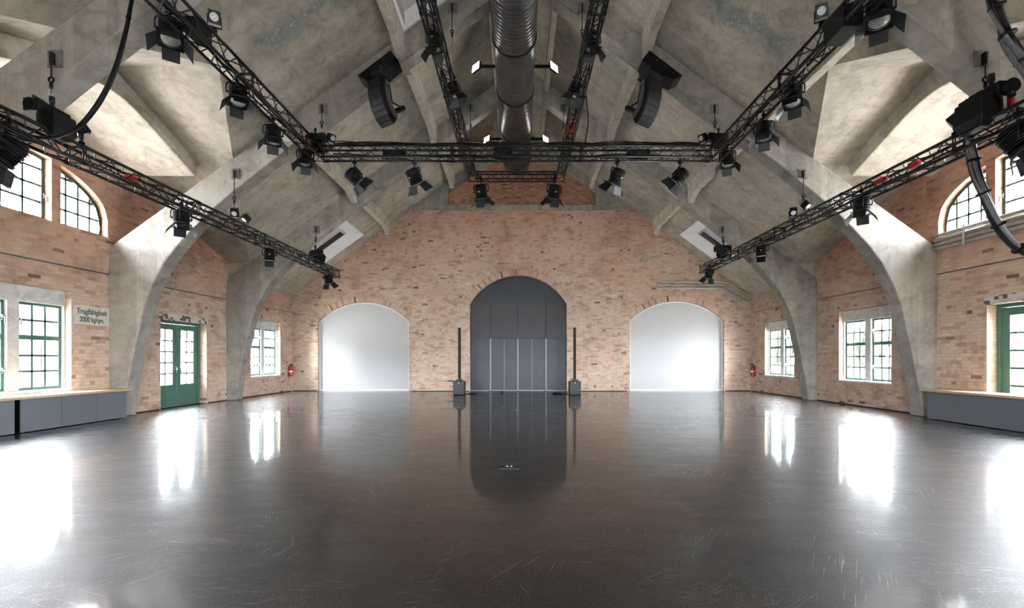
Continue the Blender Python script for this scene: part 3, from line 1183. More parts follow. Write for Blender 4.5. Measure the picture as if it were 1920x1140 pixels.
# ------------------------------------------------------------------ benches with perforated fronts
for s, nm in ((-1, 'left'), (1, 'right')):
    root = thing('wall_bench', 'low wooden-topped bench with grey perforated front along the %s wall' % nm, 'bench', (s * 9.2, 8.3, 0), group='wall benches')
    y0, y1 = -2.4, 2.25 if s < 0 else 2.05
    mb = MB()
    mb.bb((-s * 0.26, y0, 0.615), (s * 0.31, y1 + 0.06, 0.665))
    mb.build('top_board', M['wood'], root, bevel=0.006, label='light wooden top board')
    xf = -s * 0.15
    ys = y1
    k = 0
    while ys > y0 + 0.3:
        if k % 4 == 3:
            ys -= 0.10
            k += 1
            continue
        ye = max(y0, ys - 0.745)
        mb = MB()
        mb.bb((xf, ye + 0.008, 0.03), (xf + s * 0.02, ys - 0.008, 0.612))
        pn = mb.build('grille_panel', M['perf'], root, label='grey perforated metal panel')
        fr = MB()
        fr.poly([rect(ye + 0.004, ys - 0.004, 0.015, 0.614), rect(ye + 0.016, ys - 0.016, 0.03, 0.600)], lambda u, v: Vector((xf - s * 0.004, u, v)), (s * 0.026, 0, 0))
        fr.build('panel_frame', M['gatebar'], pn)
        ys = ye
        k += 1
    mb = MB()
    mb.bb((s * 0.0, y0, 0.0), (s * 0.30, y0 + 0.03, 0.614)).bb((s * 0.0, y1 - 0.05, 0.0), (s * 0.30, y1 - 0.02, 0.614)).bb((s * 0.02, y0, 0), (s * 0.05, y1 - 0.03, 0.6))
    mb.build('carcass', M['blind'], root)

# ------------------------------------------------------------------ duct
DX, DZ, DR = -0.20, 8.80, 0.50
duct = thing('ventilation_duct', 'large dark spiral ventilation duct running under the ridge', 'duct', (DX, 0, DZ))
mb = MB()
seg = 48
yA, yE = 1.0, 17.6
mb.loft([[Vector((DR * math.cos(2 * math.pi * i / seg), y, DR * math.sin(2 * math.pi * i / seg))) for i in range(seg)] for y in (yA, 5, 9, 13, yE)])
mb.build('pipe', M['duct'], duct)
for y in (4.35, 6.45, 8.55, 10.66, 12.77, 14.9, 17.0):
    mb = MB()
    r2 = DR + 0.018
    mb.loft([[Vector((rr * math.cos(2 * math.pi * i / seg), yy, rr * math.sin(2 * math.pi * i / seg))) for i in range(seg)] for rr, yy in ((DR - 0.01, y - 0.03), (r2, y - 0.028), (r2, y + 0.028), (DR - 0.01, y + 0.03))])
    mb.build('joint_band', M['black'], duct)
for y in (6.7, 10.85, 15.1):
    mb = MB()
    mb.cyl((0, y, DR - 0.02), (0, y, 10.3 - DZ), 0.015)
    mb.build('hanger_rod', M['black'], duct)

# floodlights beside the duct
fl0 = None
for y in (11.8, 15.7):
    for s in (-1, 1):
        lab = 'lit twin floodlight %s of the duct, %s' % ('left' if s < 0 else 'right', {11.8: 'beside the inner trusses', 15.7: 'near the far gable'}[y])
        o = thing('floodlight', lab, 'floodlight', (DX + s * 0.92, y, 8.80), group='floodlights beside the duct')
        mb = MB()
        mb.bb((-s * 0.44, -0.025, -0.03), (s * 0.02, 0.025, 0.03))
        mb.build('arm', M['black'], o)
        rot = Euler((R(-8), 0, s * R(48)))
        for dx in (-0.075, 0.075):
            off = rot.to_matrix() @ Vector((dx + s * 0.08, -0.01, 0))
            mb = MB()
            mb.box(off, (0.135, 0.06, 0.20), rot)
            hd = mb.build('lamp_head', M['satin'], o)
            mb = MB()
            mb.box(off + rot.to_matrix() @ Vector((0, -0.034, 0)), (0.12, 0.008, 0.18), rot)
            mb.build('lamp_face', M['lamp'], hd, label='white lit lamp face')

# ------------------------------------------------------------------ trusses
TS = 0.29


def truss(label, p0, p1, group='black lighting trusses'):
    """square four-chord lattice truss; p0, p1 are the axis ends"""
    p0, p1 = Vector(p0), Vector(p1)
    d = (p1 - p0)
    L = d.length
    rz = math.atan2(d.y, d.x) - math.pi / 2
    root = thing('lighting_truss', label, 'truss', p0, (0, 0, rz), group)
    h = TS / 2 - 0.024
    cs = [(-h, -h), (h, -h), (h, h), (-h, h)]
    for x, z in cs:
        mb = MB()
        mb.cyl((x, 0, z), (x, L, z), 0.0245, seg=10)
        mb.build('chord', M['truss'], root)
    br = MB()
    step = 0.25
    n = max(2, round(L / step))
    for k in range(4):
        a, b = cs[k], cs[(k + 1) % 4]
        for i in range(n):
            ya, yb = L * i / n, L * (i + 1) / n
            q0, q1 = (a, b) if i % 2 == 0 else (b, a)
            br.cyl((q0[0], ya, q0[1]), (q1[0], yb, q1[1]), 0.0095, seg=6, caps=False)
        # section joints with end bracing
        m_ = max(1, round(L / 2.5))
        for i in range(m_ + 1):
            for dy in ((-0.02, 0.02) if 0 < i < m_ else ((0.02,) if i == 0 else (-0.02,))):
                yy = L * i / m_ + dy
                br.cyl((a[0], yy, a[1]), (b[0], yy, b[1]), 0.0095, seg=6, caps=False)
    for i in range(m_ + 1):
        for x, z in cs:
            br.cyl((x, max(0, L * i / m_ - 0.06), z), (x, min(L, L * i / m_ + 0.06), z), 0.032, seg=10)
    br.build('lattice_bracing', M['truss'], root)
    return root


XL, XRT, ZL, ZR = -6.64, 6.45, 4.36, 4.50
XML, XMR, ZM = -4.66, 4.38, 5.98
XIL, XIR, ZI = -1.69, 1.30, 7.53
YT, YT2 = 10.45, 15.72
truss('low black truss running along the left side of the hall', (XL, 2.0, ZL), (XL, 16.55, ZL))
truss('low black truss running along the right side of the hall', (XRT, 2.0, ZR), (XRT, 16.45, ZR))
truss('middle height black truss on the left meeting the cross truss', (XML, 2.0, ZM), (XML, YT + 0.14, ZM))
truss('middle height black truss on the right meeting the cross truss', (XMR, 2.0, ZM), (XMR, YT + 0.14, ZM))
truss('long black cross truss spanning between the two middle height trusses', (XML + 0.15, YT, ZM), (XMR - 0.15, YT, ZM))
truss('high black truss left of the ventilation duct', (XIL, 3.0, ZI), (XIL, YT2 + 0.14, ZI))
truss('high black truss right of the ventilation duct', (XIR, 3.0, ZI), (XIR, YT2 + 0.14, ZI))
truss('short black cross truss below the end of the duct', (XIL + 0.15, YT2, ZI), (XIR - 0.15, YT2, ZI))


# ------------------------------------------------------------------ stage lights
def make_light():
    o = thing('stage_light', 'x', 'stage light')
    mb = MB()
    mb.box((0, 0, -0.015), (0.05, 0.07, 0.07)).cyl((0, -0.05, 0.0), (0, 0.05, 0.0), 0.038, seg=12).cyl((0, 0, 0.11), (0, 0, -0.16), 0.014)
    mb.cyl((-0.03, 0, -0.07), (0.09, 0, -0.07), 0.010)
    mb.build('clamp', M['black'], o)
    mb = MB()
    w = 0.205
    pts = [Vector((-w, 0, -0.36))] + [Vector((-w, 0, -0.24))]
    for i in range(7):
        a = math.pi - i * math.pi / 2 / 6
        pts.append(Vector((-w + 0.07 + 0.07 * math.cos(a), 0, -0.24 + 0.08 * math.sin(a))))
    pts += [Vector((-p.x, p.y, p.z)) for p in reversed(pts)]
    mb.tube(pts, 0.013, 8)
    mb.build('yoke', M['black'], o)
    # head: its origin is the tilt pivot, front towards -Z
    mb = MB()
    mb.lathe([(0.02, 0.20), (0.115, 0.195), (0.140, 0.16), (0.150, 0.10), (0.150, -0.10), (0.165, -0.105), (0.165, -0.15), (0.15, -0.155)], seg=24)
    for i in range(7):
        z = 0.15 - i * 0.034
        mb.lathe([(0.140, z + 0.006), (0.168, z + 0.006), (0.168, z - 0.006), (0.140, z - 0.006)], seg=24)
    mb.box((0, 0.15, 0.02), (0.12, 0.08, 0.22)).cyl((-0.21, 0, 0), (0.21, 0, 0), 0.02)
    hd = mb.build('head', M['black'], o, (0, 0, -0.36))
    mb = MB()
    mb.lathe([(0.138, -0.157), (0.12, -0.17), (0.07, -0.185), (0.01, -0.19)], seg=24)
    mb.build('lens', M['lens'], hd, label='pale glass lens')
    mb = MB()
    mb.box((0.0, -0.166, 0.03), (0.045, 0.012, 0.035))
    mb.build('sticker', M['yellow'], hd, label='yellow sticker')
    mb = MB()
    mb.poly([rect(-0.18, 0.18, -0.18, 0.18), [(0.15 * math.cos(t * math.pi / 12), 0.15 * math.sin(t * math.pi / 12)) for t in range(24)]], lambda u, v: Vector((u, v, -0.172)), (0, 0, -0.012))
    mb.build('barn_door_frame', M['black'], hd)
    for k in range(4):
        mb = MB()
        spl = 0.42 if k % 2 else 0.62
        ln = 0.22 if k % 2 == 0 else 0.19
        wa, wb = 0.125, (0.165 if k % 2 == 0 else 0.12)
        rm = Matrix.Rotation(k * math.pi / 2, 4, 'Z')
        q = [Vector((0.178, -wa, -0.184)), Vector((0.178, wa, -0.184)), Vector((0.178 + ln * math.sin(spl), wb, -0.184 - ln * math.cos(spl))), Vector((0.178 + ln * math.sin(spl), -wb, -0.184 - ln * math.cos(spl)))]
        nn = (q[1] - q[0]).cross(q[2] - q[0]).normalized() * 0.004
        mb.loft([[rm @ p for p in q], [rm @ (p + nn) for p in q]], True, False)
        mb.build('barn_door', M['flap'], hd, label='dark metal barn door flap')
    return o


PROTO = {}


def place(make, key, loc, rot, label, group, head=None, scale=1.0):
    if key not in PROTO:
        PROTO[key] = o = make()
    else:
        o = copy_tree(PROTO[key])
    o.location = loc
    o.rotation_euler = rot
    o.scale = (scale,) * 3
    tag(o, label, None, group)
    for ch in kids(o):
        if head and ch.name.startswith('head'):
            ch.rotation_euler = head
    return o


def ypx(x, px):
    """distance at which a line at this x is seen at pixel column px"""
    return F * abs(x - CAM.x) / abs(px - 975)


# (position, pan, tilt, roll, label)
lights = []
for x, low, nm, lst in ((XL, ZL - 0.01, 'left', [(340, 225, 8), (505, 30, 12), (615, -20, 25), (12, 120, 35)]), (XRT, ZR + 0.05, 'right', [(1615, 135, 8), (1427, -30, 12), (1330, 20, 25), (1908, 225, 30)])):
    wh = ['second from the camera', 'third from the camera', 'at its far end', 'nearest the camera']
    for (px, pan, tilt), w_ in zip(lst, wh):
        lights.append(((x, ypx(x, px), low), pan, tilt, 'stage light under the low %s truss, %s' % (nm, w_), 0.82 if px not in (12, 1908) else 1.0))
for x, nm, lst in ((XML, 'left', [(320, 215, 16), (446, 220, 12), (512, 210, 10), (572, 200, 14)]), (XMR, 'right', [(1648, 145, 16), (1487, 140, 12), (1432, 150, 10), (1364, 160, 14)])):
    wh = ['nearest the camera', 'second from the camera', 'third from the camera', 'beside the cross truss corner']
    for (px, pan, tilt), w_ in zip(lst, wh):
        s_ = -1 if x < 0 else 1
        lights.append(((x + s_ * 0.27, ypx(x + s_ * 0.27, px), ZM + (0.08 if 500 < px < 520 or 1420 < px < 1440 else 0.22)), pan, tilt, 'stage light on the middle height %s truss, %s' % (nm, w_), 0.85))
for px, pan, tilt, w_ in ((668, -58, 48, 'leftmost'), (779, -35, 36, 'second from the left'), (1155, 35, 36, 'second from the right'), (1272, 58, 48, 'rightmost')):
    lights.append(((CAM.x + (px - 975) * YT / F, YT - 0.12, ZM - TS / 2 - 0.10), pan, tilt, 'stage light hanging under the long cross truss, %s of four' % w_, 0.92))
lights.append(((XIL + 0.30, YT2 - 0.1, ZI - 0.10), -14, 30, 'stage light under the left end of the short far cross truss', 1.25))
lights.append(((XIR - 0.22, YT2 - 0.1, ZI - 0.10), 14, 30, 'stage light under the right end of the short far cross truss', 1.25))
for x, nm in ((XIL, 'left'), (XIR, 'right')):
    s_ = -1 if x < 0 else 1
    lights.append(((x, 8.75, ZI + 0.10), s_ * 10, 8, 'stage light inside the high truss %s of the duct, nearer one' % nm, 0.8))
    lights.append(((x + s_ * -0.13, 10.4, ZI + 0.15), s_ * 60, 25, 'stage light beside the high truss %s of the duct, farther one' % nm, 0.8))
for loc, pan, tilt, lab, sc in lights:
    place(make_light, 'light', loc, (0, 0, R(pan)), 'black ' + lab, 'black stage lights with barn doors', (R(tilt), 0, 0), sc)


# small spot fixtures standing on top of the trusses
def make_spot():
    o = thing('small_spotlight', 'x', 'spotlight')
    mb = MB()
    mb.box((0, 0, 0.03), (0.08, 0.08, 0.06)).cyl((0, 0, 0.05), (0, 0, 0.09), 0.02)
    mb.build('clamp', M['black'], o)
    mb = MB()
    mb.box((-0.10, 0, 0.18), (0.012, 0.03, 0.20)).box((0.10, 0, 0.18), (0.012, 0.03, 0.20)).box((0, 0, 0.085), (0.21, 0.03, 0.012))
    mb.build('yoke', M['black'], o)
    mb = MB()
    mb.box((0, 0, 0), (0.18, 0.14, 0.20))
    for i in range(5):
        mb.box((0, 0.08, -0.08 + i * 0.04), (0.17, 0.03, 0.012))
    h = mb.build('head', M['black'], o, (0, 0, 0.26), bevel=0.008)
    mb = MB()
    mb.cyl((0, -0.07, 0), (0, -0.085, 0), 0.065, seg=20)
    mb.build('lens', M['lens'], h, label='pale glass lens')
    return o


zt = ZL + TS / 2 - 0.015
ztr = ZR + TS / 2 - 0.015
ztm = ZM + TS / 2 - 0.015
for loc, rz, tilt, w_ in (
        ((XL, ypx(XL, 440), zt), 20, 40, 'on the low left truss, nearer one of the pair by the middle frame'),
        ((XL, ypx(XL, 461), zt), -30, 50, 'on the low left truss, farther one of the pair by the middle frame'),
        ((XL + 0.1, ypx(XL, 140), zt), 140, 55, 'on the low left truss beside the near chain hoist'),
        ((XL, ypx(XL, 606), zt), 100, 30, 'on the low left truss beside the far chain hoist'),
        ((XRT, ypx(XRT, 1487), ztr), -20, 40, 'on the low right truss, farther one of the pair by the middle frame'),
        ((XRT, ypx(XRT, 1512), ztr), 30, 50, 'on the low right truss, nearer one of the pair by the middle frame'),
        ((XRT - 0.1, ypx(XRT, 1803), ztr), -140, 35, 'on the low right truss beside the near chain hoist'),
        ((XML + 0.13, ypx(XML + 0.13, 402), ztm), 30, 30, 'on top of the middle height left truss'),
        ((XMR - 0.13, ypx(XMR - 0.13, 1540), ztm), -30, 30, 'on top of the middle height right truss'),
        ((XML + 0.32, YT, ztm), 60, 20, 'on the cross truss at its left corner'),
        ((XMR - 0.32, YT, ztm), -60, 20, 'on the cross truss at its right corner')):
    place(make_spot, 'spot', loc, (0, 0, R(rz)), 'small spotlight ' + w_, 'small spotlights on the trusses', (R(tilt), 0, 0), 0.85)


# ------------------------------------------------------------------ hangers and hoists
def hanger(x, y, zplate, ztop, label, thick=True):
    o = thing('truss_hanger', label, 'hanger', (x, y, zplate), group='truss hangers on the concrete frames')
    mb = MB()
    mb.box((0, -0.005, 0), (0.20, 0.025, 0.24))
    for sx in (-1, 1):
        for sz in (-1, 1):
            mb.cyl((sx * 0.075, -0.015, sz * 0.09), (sx * 0.075, -0.03, sz * 0.09), 0.014, seg=6)
    mb.build('base_plate', M['plate'], o, label='grey steel plate bolted to the frame')
    drop = zplate - ztop
    hz = -min(0.55, drop * 0.5)
    mb = MB()
    mb.box((0, -0.04, -0.02), (0.035, 0.07, 0.16)).cyl((0, -0.06, 0.0), (0, -0.06, hz), 0.010)
    mb.build('rod', M['satin'], o)
    mb = MB()
    pts = [Vector((0.035 * math.sin(t * math.pi / 8), -0.06, hz - 0.035 - 0.035 * math.cos(t * math.pi / 8) + 0.0)) for t in range(-8, 9)]
    mb.tube(pts, 0.012, 8)
    mb.cyl((0, -0.06, hz - 0.07), (0, -0.06, hz - 0.15), 0.022)
    mb.build('hook', M['black'], o)
    mb = MB()
    mb.cyl((0, -0.06, hz - 0.14), (0, -0.06, -drop), 0.007, seg=6)
    mb.build('chain', M['steel'], o, label='thin steel chain')
    return o


def hoist(loc, rz, label, scale=1.0):
    o = thing('chain_hoist', label, 'chain hoist', loc, (0, 0, rz), group='black chain hoists on the trusses')
    o.scale = (scale,) * 3
    mb = MB()
    mb.box((0, -0.02, 0.30), (0.22, 0.56, 0.20)).cyl((0, -0.32, 0.30), (0, -0.22, 0.30), 0.10, seg=16).cyl((0, 0.24, 0.30), (0, 0.34, 0.30), 0.09, seg=16)
    for i in range(6):
        mb.box((0, -0.2 + i * 0.07, 0.405), (0.2, 0.02, 0.02))
    mb.build('motor_body', M['black'], o, bevel=0.015)
    mb = MB()
    pts = [Vector((0, -0.25, 0.39)), Vector((0, -0.25, 0.46)), Vector((0, -0.08, 0.46)), Vector((0, -0.08, 0.39))]
    mb.tube(pts, 0.012, 8)
    mb.build('carrying_handle', M['black'], o)
    mb = MB()
    mb.cyl((0, 0.05, 0.40), (0, 0.05, 0.50), 0.03).cyl((0, 0.05, 0.50), (0, 0.05, 0.60), 0.04)
    mb.build('hook', M['satin'], o, label='dark hook block')
    mb = MB()
    mb.loft([[Vector((0.16 + sx * 0.11, sy * 0.19, 0.28)) for sx, sy in ((-1, -1), (1, -1), (1, 1), (-1, 1))],
             [Vector((0.17 + sx * 0.12, sy * 0.20, 0.0)) for sx, sy in ((-1, -1), (1, -1), (1, 1), (-1, 1))],
             [Vector((0.17 + sx * 0.07, sy * 0.14, -0.12)) for sx, sy in ((-1, -1), (1, -1), (1, 1), (-1, 1))]], True, False)
    mb.build('chain_bag', M['rubber'], o, bevel=0.02, label='black fabric chain bag')
    mb = MB()
    mb.box((-0.10, 0.2, 0.12), (0.05, 0.06, 0.16))
    mb.build('control_box', M['red'], o, bevel=0.008, label='red control box')
    for sy in (-0.16, 0.16):
        mb = MB()
        mb.box((0, sy, 0.11), (0.05, 0.04, 0.20))
        mb.build('mounting_bracket', M['satin'], o)
    return o


for x, nm, ZL_ in ((XL, 'left', ZL), (XRT, 'right', ZR)):
    hanger(x, FR_Y[0] - 0.01, 5.58, 5.0, 'rod hanger from the near frame to the low %s truss' % nm)
    hanger(x, FR_Y[1] - 0.01, 5.62, ZL_ + 0.14, 'rod hanger from the middle frame to the low %s truss' % nm)
    hanger(x, FR_Y[2] - 0.01, 5.52, 4.98, 'rod hanger from the far frame to the low %s truss' % nm)
hanger(XML + 0.03, FR_Y[1] - 0.01, 7.12, ZM + 0.5, 'rod hanger above the left corner of the cross truss')
hanger(XMR + 0.03, FR_Y[1] - 0.01, 7.12, ZM + 0.5, 'rod hanger above the right corner of the cross truss')
for x, nm in ((XIL, 'left'), (XIR, 'right')):
    hanger(x + 0.06, FR_Y[1] - 0.01, 9.45, ZI + 0.14, 'long rod hanger from the middle frame to the high truss %s of the duct' % nm)
    hanger(x + 0.03, FR_Y[2] - 0.01, 9.45, ZI + 0.14, 'long rod hanger from the far frame to the high truss %s of the duct' % nm)
hoist((XL, FR_Y[0] - 0.1, ZL + 0.15), 0, 'black chain hoist on the low left truss under the near frame', 0.85)
hoist((XRT, FR_Y[0] - 0.1, ZR + 0.15), R(180), 'black chain hoist on the low right truss under the near frame', 1.05)
hoist((XL, FR_Y[2] - 0.05, ZL + 0.15), R(60), 'black chain hoist on the low left truss before the far skylight', 0.8)
hoist((XRT, FR_Y[2] - 0.05, ZR + 0.15), R(240), 'black chain hoist on the low right truss before the far skylight', 0.8)
hoist((XML, YT, ZM + 0.14), R(90), 'black chain hoist on the left corner of the cross truss', 0.72)
hoist((XMR, YT, ZM + 0.14), R(270), 'black chain hoist on the right corner of the cross truss', 0.72)


# ------------------------------------------------------------------ line arrays
def line_array(s, label):
    fz = 7.66
    x0 = CAM.x + (705 - 975) * 10.45 / F if s < 0 else CAM.x + (1226 - 975) * 10.45 / F
    o = thing('line_array_speaker', label, 'loudspeaker', (x0, 10.30, fz), (0, 0, s * R(34)), group='hanging line array speakers')
    ang = 0.0
    p = Vector((0, 0, -0.06))
    n = 9
    for i in range(n):
        ang = R(0 + 5.0 * max(0, i - 1) + 0.35 * i * i)
        h = 0.118
        rm = Matrix.Rotation(ang, 4, 'X')
        c = p + rm @ Vector((0, 0.16, -h / 2))
        mb = MB()
        # cabinet: wide grille in front, narrower at the back
        fw, bw = 0.215, 0.15
        f = [rm @ Vector((x, y, z)) + p for x, y, z in ((-fw, 0, -0.004), (fw, 0, -0.004), (fw, 0, -h + 0.004), (-fw, 0, -h + 0.004))]
        b = [rm @ Vector((x, y, z)) + p for x, y, z in ((-bw, 0.34, -0.02), (bw, 0.34, -0.02), (bw, 0.34, -h + 0.02), (-bw, 0.34, -h + 0.02))]
        m1 = [rm @ Vector((x, y, z)) + p for x, y, z in ((-fw, 0.14, -0.004), (fw, 0.14, -0.004), (fw, 0.14, -h + 0.004), (-fw, 0.14, -h + 0.004))]
        mb.loft([f, m1, b], True, False)
        cb = mb.build('cabinet', M['black'], o, bevel=0.006)
        mb = MB()
        g_ = [rm @ Vector((x, y, z)) + p for x, y, z in ((-fw + 0.012, -0.006, -0.012), (fw - 0.012, -0.006, -0.012), (fw - 0.012, -0.006, -h + 0.012), (-fw + 0.012, -0.006, -h + 0.012))]
        g2 = [q + rm @ Vector((0, 0.01, 0)) for q in g_]
        mb.loft([g_, g2], True, False)
        mb.build('grille', M['rubber'], cb)
        p = p + rm @ Vector((0, 0, -h))
    mb = MB()
    mb.box((0, 0.15, 0.0), (0.42, 0.40, 0.05)).box((-0.16, 0.18, 0.10), (0.04, 0.30, 0.18)).box((0.16, 0.18, 0.10), (0.04, 0.30, 0.18))
    mb.build('flying_frame', M['satin'], o, bevel=0.006)
    mb = MB()
    mb.tube([Vector((0.13, 0.30, 0.0)), Vector((0.10, 0.42, -0.42)), Vector((0.1, 0.46, -0.44)), Vector((0.1, 0.72, -0.44))], 0.022, 8)
    mb.tube([Vector((-0.13, 0.30, 0.0)), Vector((-0.10, 0.42, -0.42)), Vector((-0.1, 0.46, -0.44)), Vector((-0.1, 0.72, -0.44))], 0.022, 8)
    mb.box((0, 0.74, -0.44), (0.30, 0.08, 0.09))
    mb.build('rear_arm', M['black'], o)
    for sx in (-1, 1):
        mb = MB()
        mb.box((sx * 0.155, 0.33, -0.66), (0.03, 0.10, 0.10), Euler((R(25), 0, 0)))
        mb.build('rear_bracket', M['red'], o, label='red rear bracket')
    # wedge bracket bolted to the sloping frame
    inv = Euler((0, 0, s * R(34))).to_matrix().inverted()
    def loc(x, y, z):
        return inv @ (Vector((x, y, z)) - Vector((x0, 10.30, fz)))
    pr = [(-3.68, 7.64), (-2.95, 8.20), (-2.78, 7.98), (-3.16, 7.68), (-3.50, 7.55)]
    ox = 0.0 if s < 0 else -0.14
    ptsA = [loc((-s) * x + 0 if False else (x if s < 0 else -x + ox), 10.28, z) for x, z in pr]
    ptsB = [loc((x if s < 0 else -x + ox), 10.69, z) for x, z in pr]
    mb = MB()
    mb.loft([ptsA, ptsB], True, False)
    br = mb.build('wall_bracket', M['black'], o)
    mb = MB()
    for t in (0.2, 0.45, 0.7):
        x = -3.68 + 0.73 * t
        z = 7.64 + 0.56 * t - 0.06
        xx = x + 0.05 if s < 0 else -(x + 0.05) + ox
        mb.cyl(loc(xx, 10.27, z), loc(xx, 10.285, z), 0.012, seg=8)
    mb.build('bolt', M['steel'], br, label='shiny bolt heads')
    return o


line_array(-1, 'black curved line array speaker hung from the left slope of the middle frame')
line_array(1, 'black curved line array speaker hung from the right slope of the middle frame')


# ------------------------------------------------------------------ column speakers
def column_speaker(x, label):
    o = thing('column_speaker', label, 'loudspeaker', (x, 17.25, 0), group='slim column speakers beside the gate')
    mb = MB()
    mb.bb((-0.21, -0.22, 0.02), (0.21, 0.22, 0.50))
    sub = mb.build('subwoofer', M['satin'], o, bevel=0.012)
    mb = MB()
    mb.bb((-0.19, -0.228, 0.04), (0.19, -0.218, 0.40))
    mb.build('grille', M['satin'], sub)
    mb = MB()
    mb.bb((-0.02, -0.232, 0.435), (0.02, -0.22, 0.465))
    mb.build('badge', M['white'], sub, label='small white badge')
    mb = MB()
    for sx in (-0.17, 0.17):
        for sy in (-0.17, 0.17):
            mb.cyl((sx, sy, 0), (sx, sy, 0.022), 0.025)
    mb.build('rubber_feet', M['rubber'], sub)
    mb = MB()
    mb.bb((-0.12, -0.10, 0.50), (0.12, 0.10, 0.565))
    mb.build('base_adapter', M['satin'], o, bevel=0.01)
    mb = MB()
    mb.bb((-0.045, -0.055, 0.565), (0.045, 0.055, 1.51)).bb((-0.045, -0.055, 1.515), (0.045, 0.055, 2.50))
    cl = mb.build('column', M['black'], o, bevel=0.006)
    mb = MB()
    mb.bb((-0.037, -0.060, 0.60), (0.037, -0.052, 2.47))
    mb.build('grille', M['rubber'], cl)
    return o


column_speaker(CAM.x + (861.5 - 975) * 17.25 / F, 'slim black column speaker on a subwoofer left of the dark gate')
column_speaker(CAM.x + (1077.5 - 975) * 17.25 / F, 'slim black column speaker on a subwoofer right of the dark gate')

# ------------------------------------------------------------------ small things on the floor
for y, lab in ((5.77, 'metal floor socket box with two outlets, nearer the camera'), (12.05, 'small floor socket box farther back toward the gate')):
    o = thing('floor_socket', lab, 'floor socket', (CAM.x + (955 - 975) * 5.77 / F if y < 6 else CAM.x + (968 - 975) * y / F, y, 0), group='floor sockets')
    mb = MB()
    mb.poly([rect(-0.12, 0.12, -0.125, 0.125), rect(-0.112, 0.112, -0.117, 0.117)], lambda u, v: Vector((u, v, 0.0)), (0, 0, 0.006))
    mb.build('rim', M['satin'], o)
    mb = MB()
    mb.bb((-0.098, -0.103, 0.0), (0.098, 0.103, 0.004))
    lid = mb.build('lid', M['satin'], o)
    for sx in (-0.025, 0.025):
        mb = MB()
        mb.cyl((sx, 0, 0.003), (sx, 0, 0.007), 0.014, seg=14)
        mb.build('outlet', M['white'], lid, label='small white outlet')

rnd = random.Random(3)


def coil(c, r, n, label, mat, rad=0.012):
    mb = MB()
    pts = []
    for i in range(n * 16):
        t = i / 16 * 2 * math.pi
        rr = r * (0.8 + 0.25 * math.sin(t * 0.37))
        pts.append(Vector((rr * math.cos(t), 0.7 * rr * math.sin(t), rad + 0.006 * (i / 16))))
    mb.tube(pts, rad, 6)
    o = mb.build('cable_coil', mat, None, c)
    return tag(o, label, 'cable', 'coiled cables by the gate')


coil(P(887, 738, 17.55).xy.to_3d(), 0.13, 4, 'small coil of black cable by the gate beside the left column speaker', M['rubber'])
coil(P(1044, 738, 17.65).xy.to_3d(), 0.15, 6, 'coil of black cable by the gate beside the right column speaker', M['rubber'])
mb = MB()
mb.bb((-0.06, -0.05, 0), (0.06, 0.05, 0.07)).cyl((-0.06, 0, 0.03), (-0.10, 0, 0.03), 0.02)
mb.bb((0.1, -0.03, 0), (0.18, 0.03, 0.05))
tag(mb.build('plug_box', M['rubber'], None, P(1054, 738, 17.45).xy.to_3d(), bevel=0.008), 'small black plug box on the floor left of the right column speaker', 'plug')
mb = MB()
mb.bb((-0.05, -0.05, 0), (0.05, 0.05, 0.06)).cyl((0, 0, 0.06), (0, 0, 0.075), 0.03)
tag(mb.build('door_stop', M['rubber'], None, P(941, 737, 18.0).xy.to_3d(), bevel=0.01), 'small black stop block on the floor before the dark gate', 'door stop')
for px, pts, lab in ((0, [(873, 740, 17.4), (880, 739, 17.6), (888, 738, 17.5)], 'left'), (1, [(1066, 740, 17.4), (1058, 739, 17.6), (1048, 738, 17.6)], 'right')):
    mb = MB()
    base = [P(*q).xy.to_3d() + Vector((0, 0, 0.012)) for q in pts]
    mb.tube(base, 0.012, 6)
    tag(mb.build('floor_cable', M['rubber']), 'short black cable on the floor leading to the %s column speaker' % lab, 'cable', 'floor cables by the gate')


# ------------------------------------------------------------------ fire extinguishers
def extinguisher(s, label):
    o = thing('fire_extinguisher', label, 'fire extinguisher', (s * (W - 0.10), 18.85, 0.62), (0, 0, 0 if s < 0 else math.pi), group='red fire extinguishers')
    mb = MB()
    mb.lathe([(0.05, 0.0), (0.078, 0.01), (0.08, 0.03), (0.08, 0.33), (0.06, 0.39), (0.03, 0.415), (0.025, 0.43)], seg=20)
    cy = mb.build('cylinder', M['red'], o)
    mb = MB()
    mb.lathe([(0.0812, 0.17), (0.0815, 0.175), (0.0815, 0.22), (0.0812, 0.225)], seg=20)
    mb.build('label_band', M['white'], cy, label='white label band')
    mb = MB()
    mb.cyl((0, 0, 0.43), (0, 0, 0.48), 0.022).box((0.05, 0, 0.50), (0.14, 0.02, 0.015)).box((0.05, 0, 0.465), (0.12, 0.02, 0.012), Euler((0, R(12), 0)))
    mb.build('valve', M['black'], o)
    mb = MB()
    mb.tube([Vector((0, 0.02, 0.46)), Vector((0, 0.08, 0.45)), Vector((0.02, 0.115, 0.38)), Vector((0.02, 0.11, 0.2)), Vector((0.02, 0.1, 0.08))], 0.011, 8)
    mb.build('hose', M['rubber'], o)
    mb = MB()
    mb.box((-0.085, 0, 0.2), (0.02, 0.06, 0.34))
    mb.build('wall_bracket', M['steel'], o)
    return o


extinguisher(-1, 'red fire extinguisher on the left wall in the far corner')
extinguisher(1, 'red fire extinguisher on the right wall in the far corner')


# ------------------------------------------------------------------ pipes and wall boxes
def pipe(pts, r, label, mat, group, name='conduit_pipe', clips=0):
    mb = MB()
    mb.tube(pts, r, 10)
    return tag(mb.build(name, mat), label, 'pipe', group)


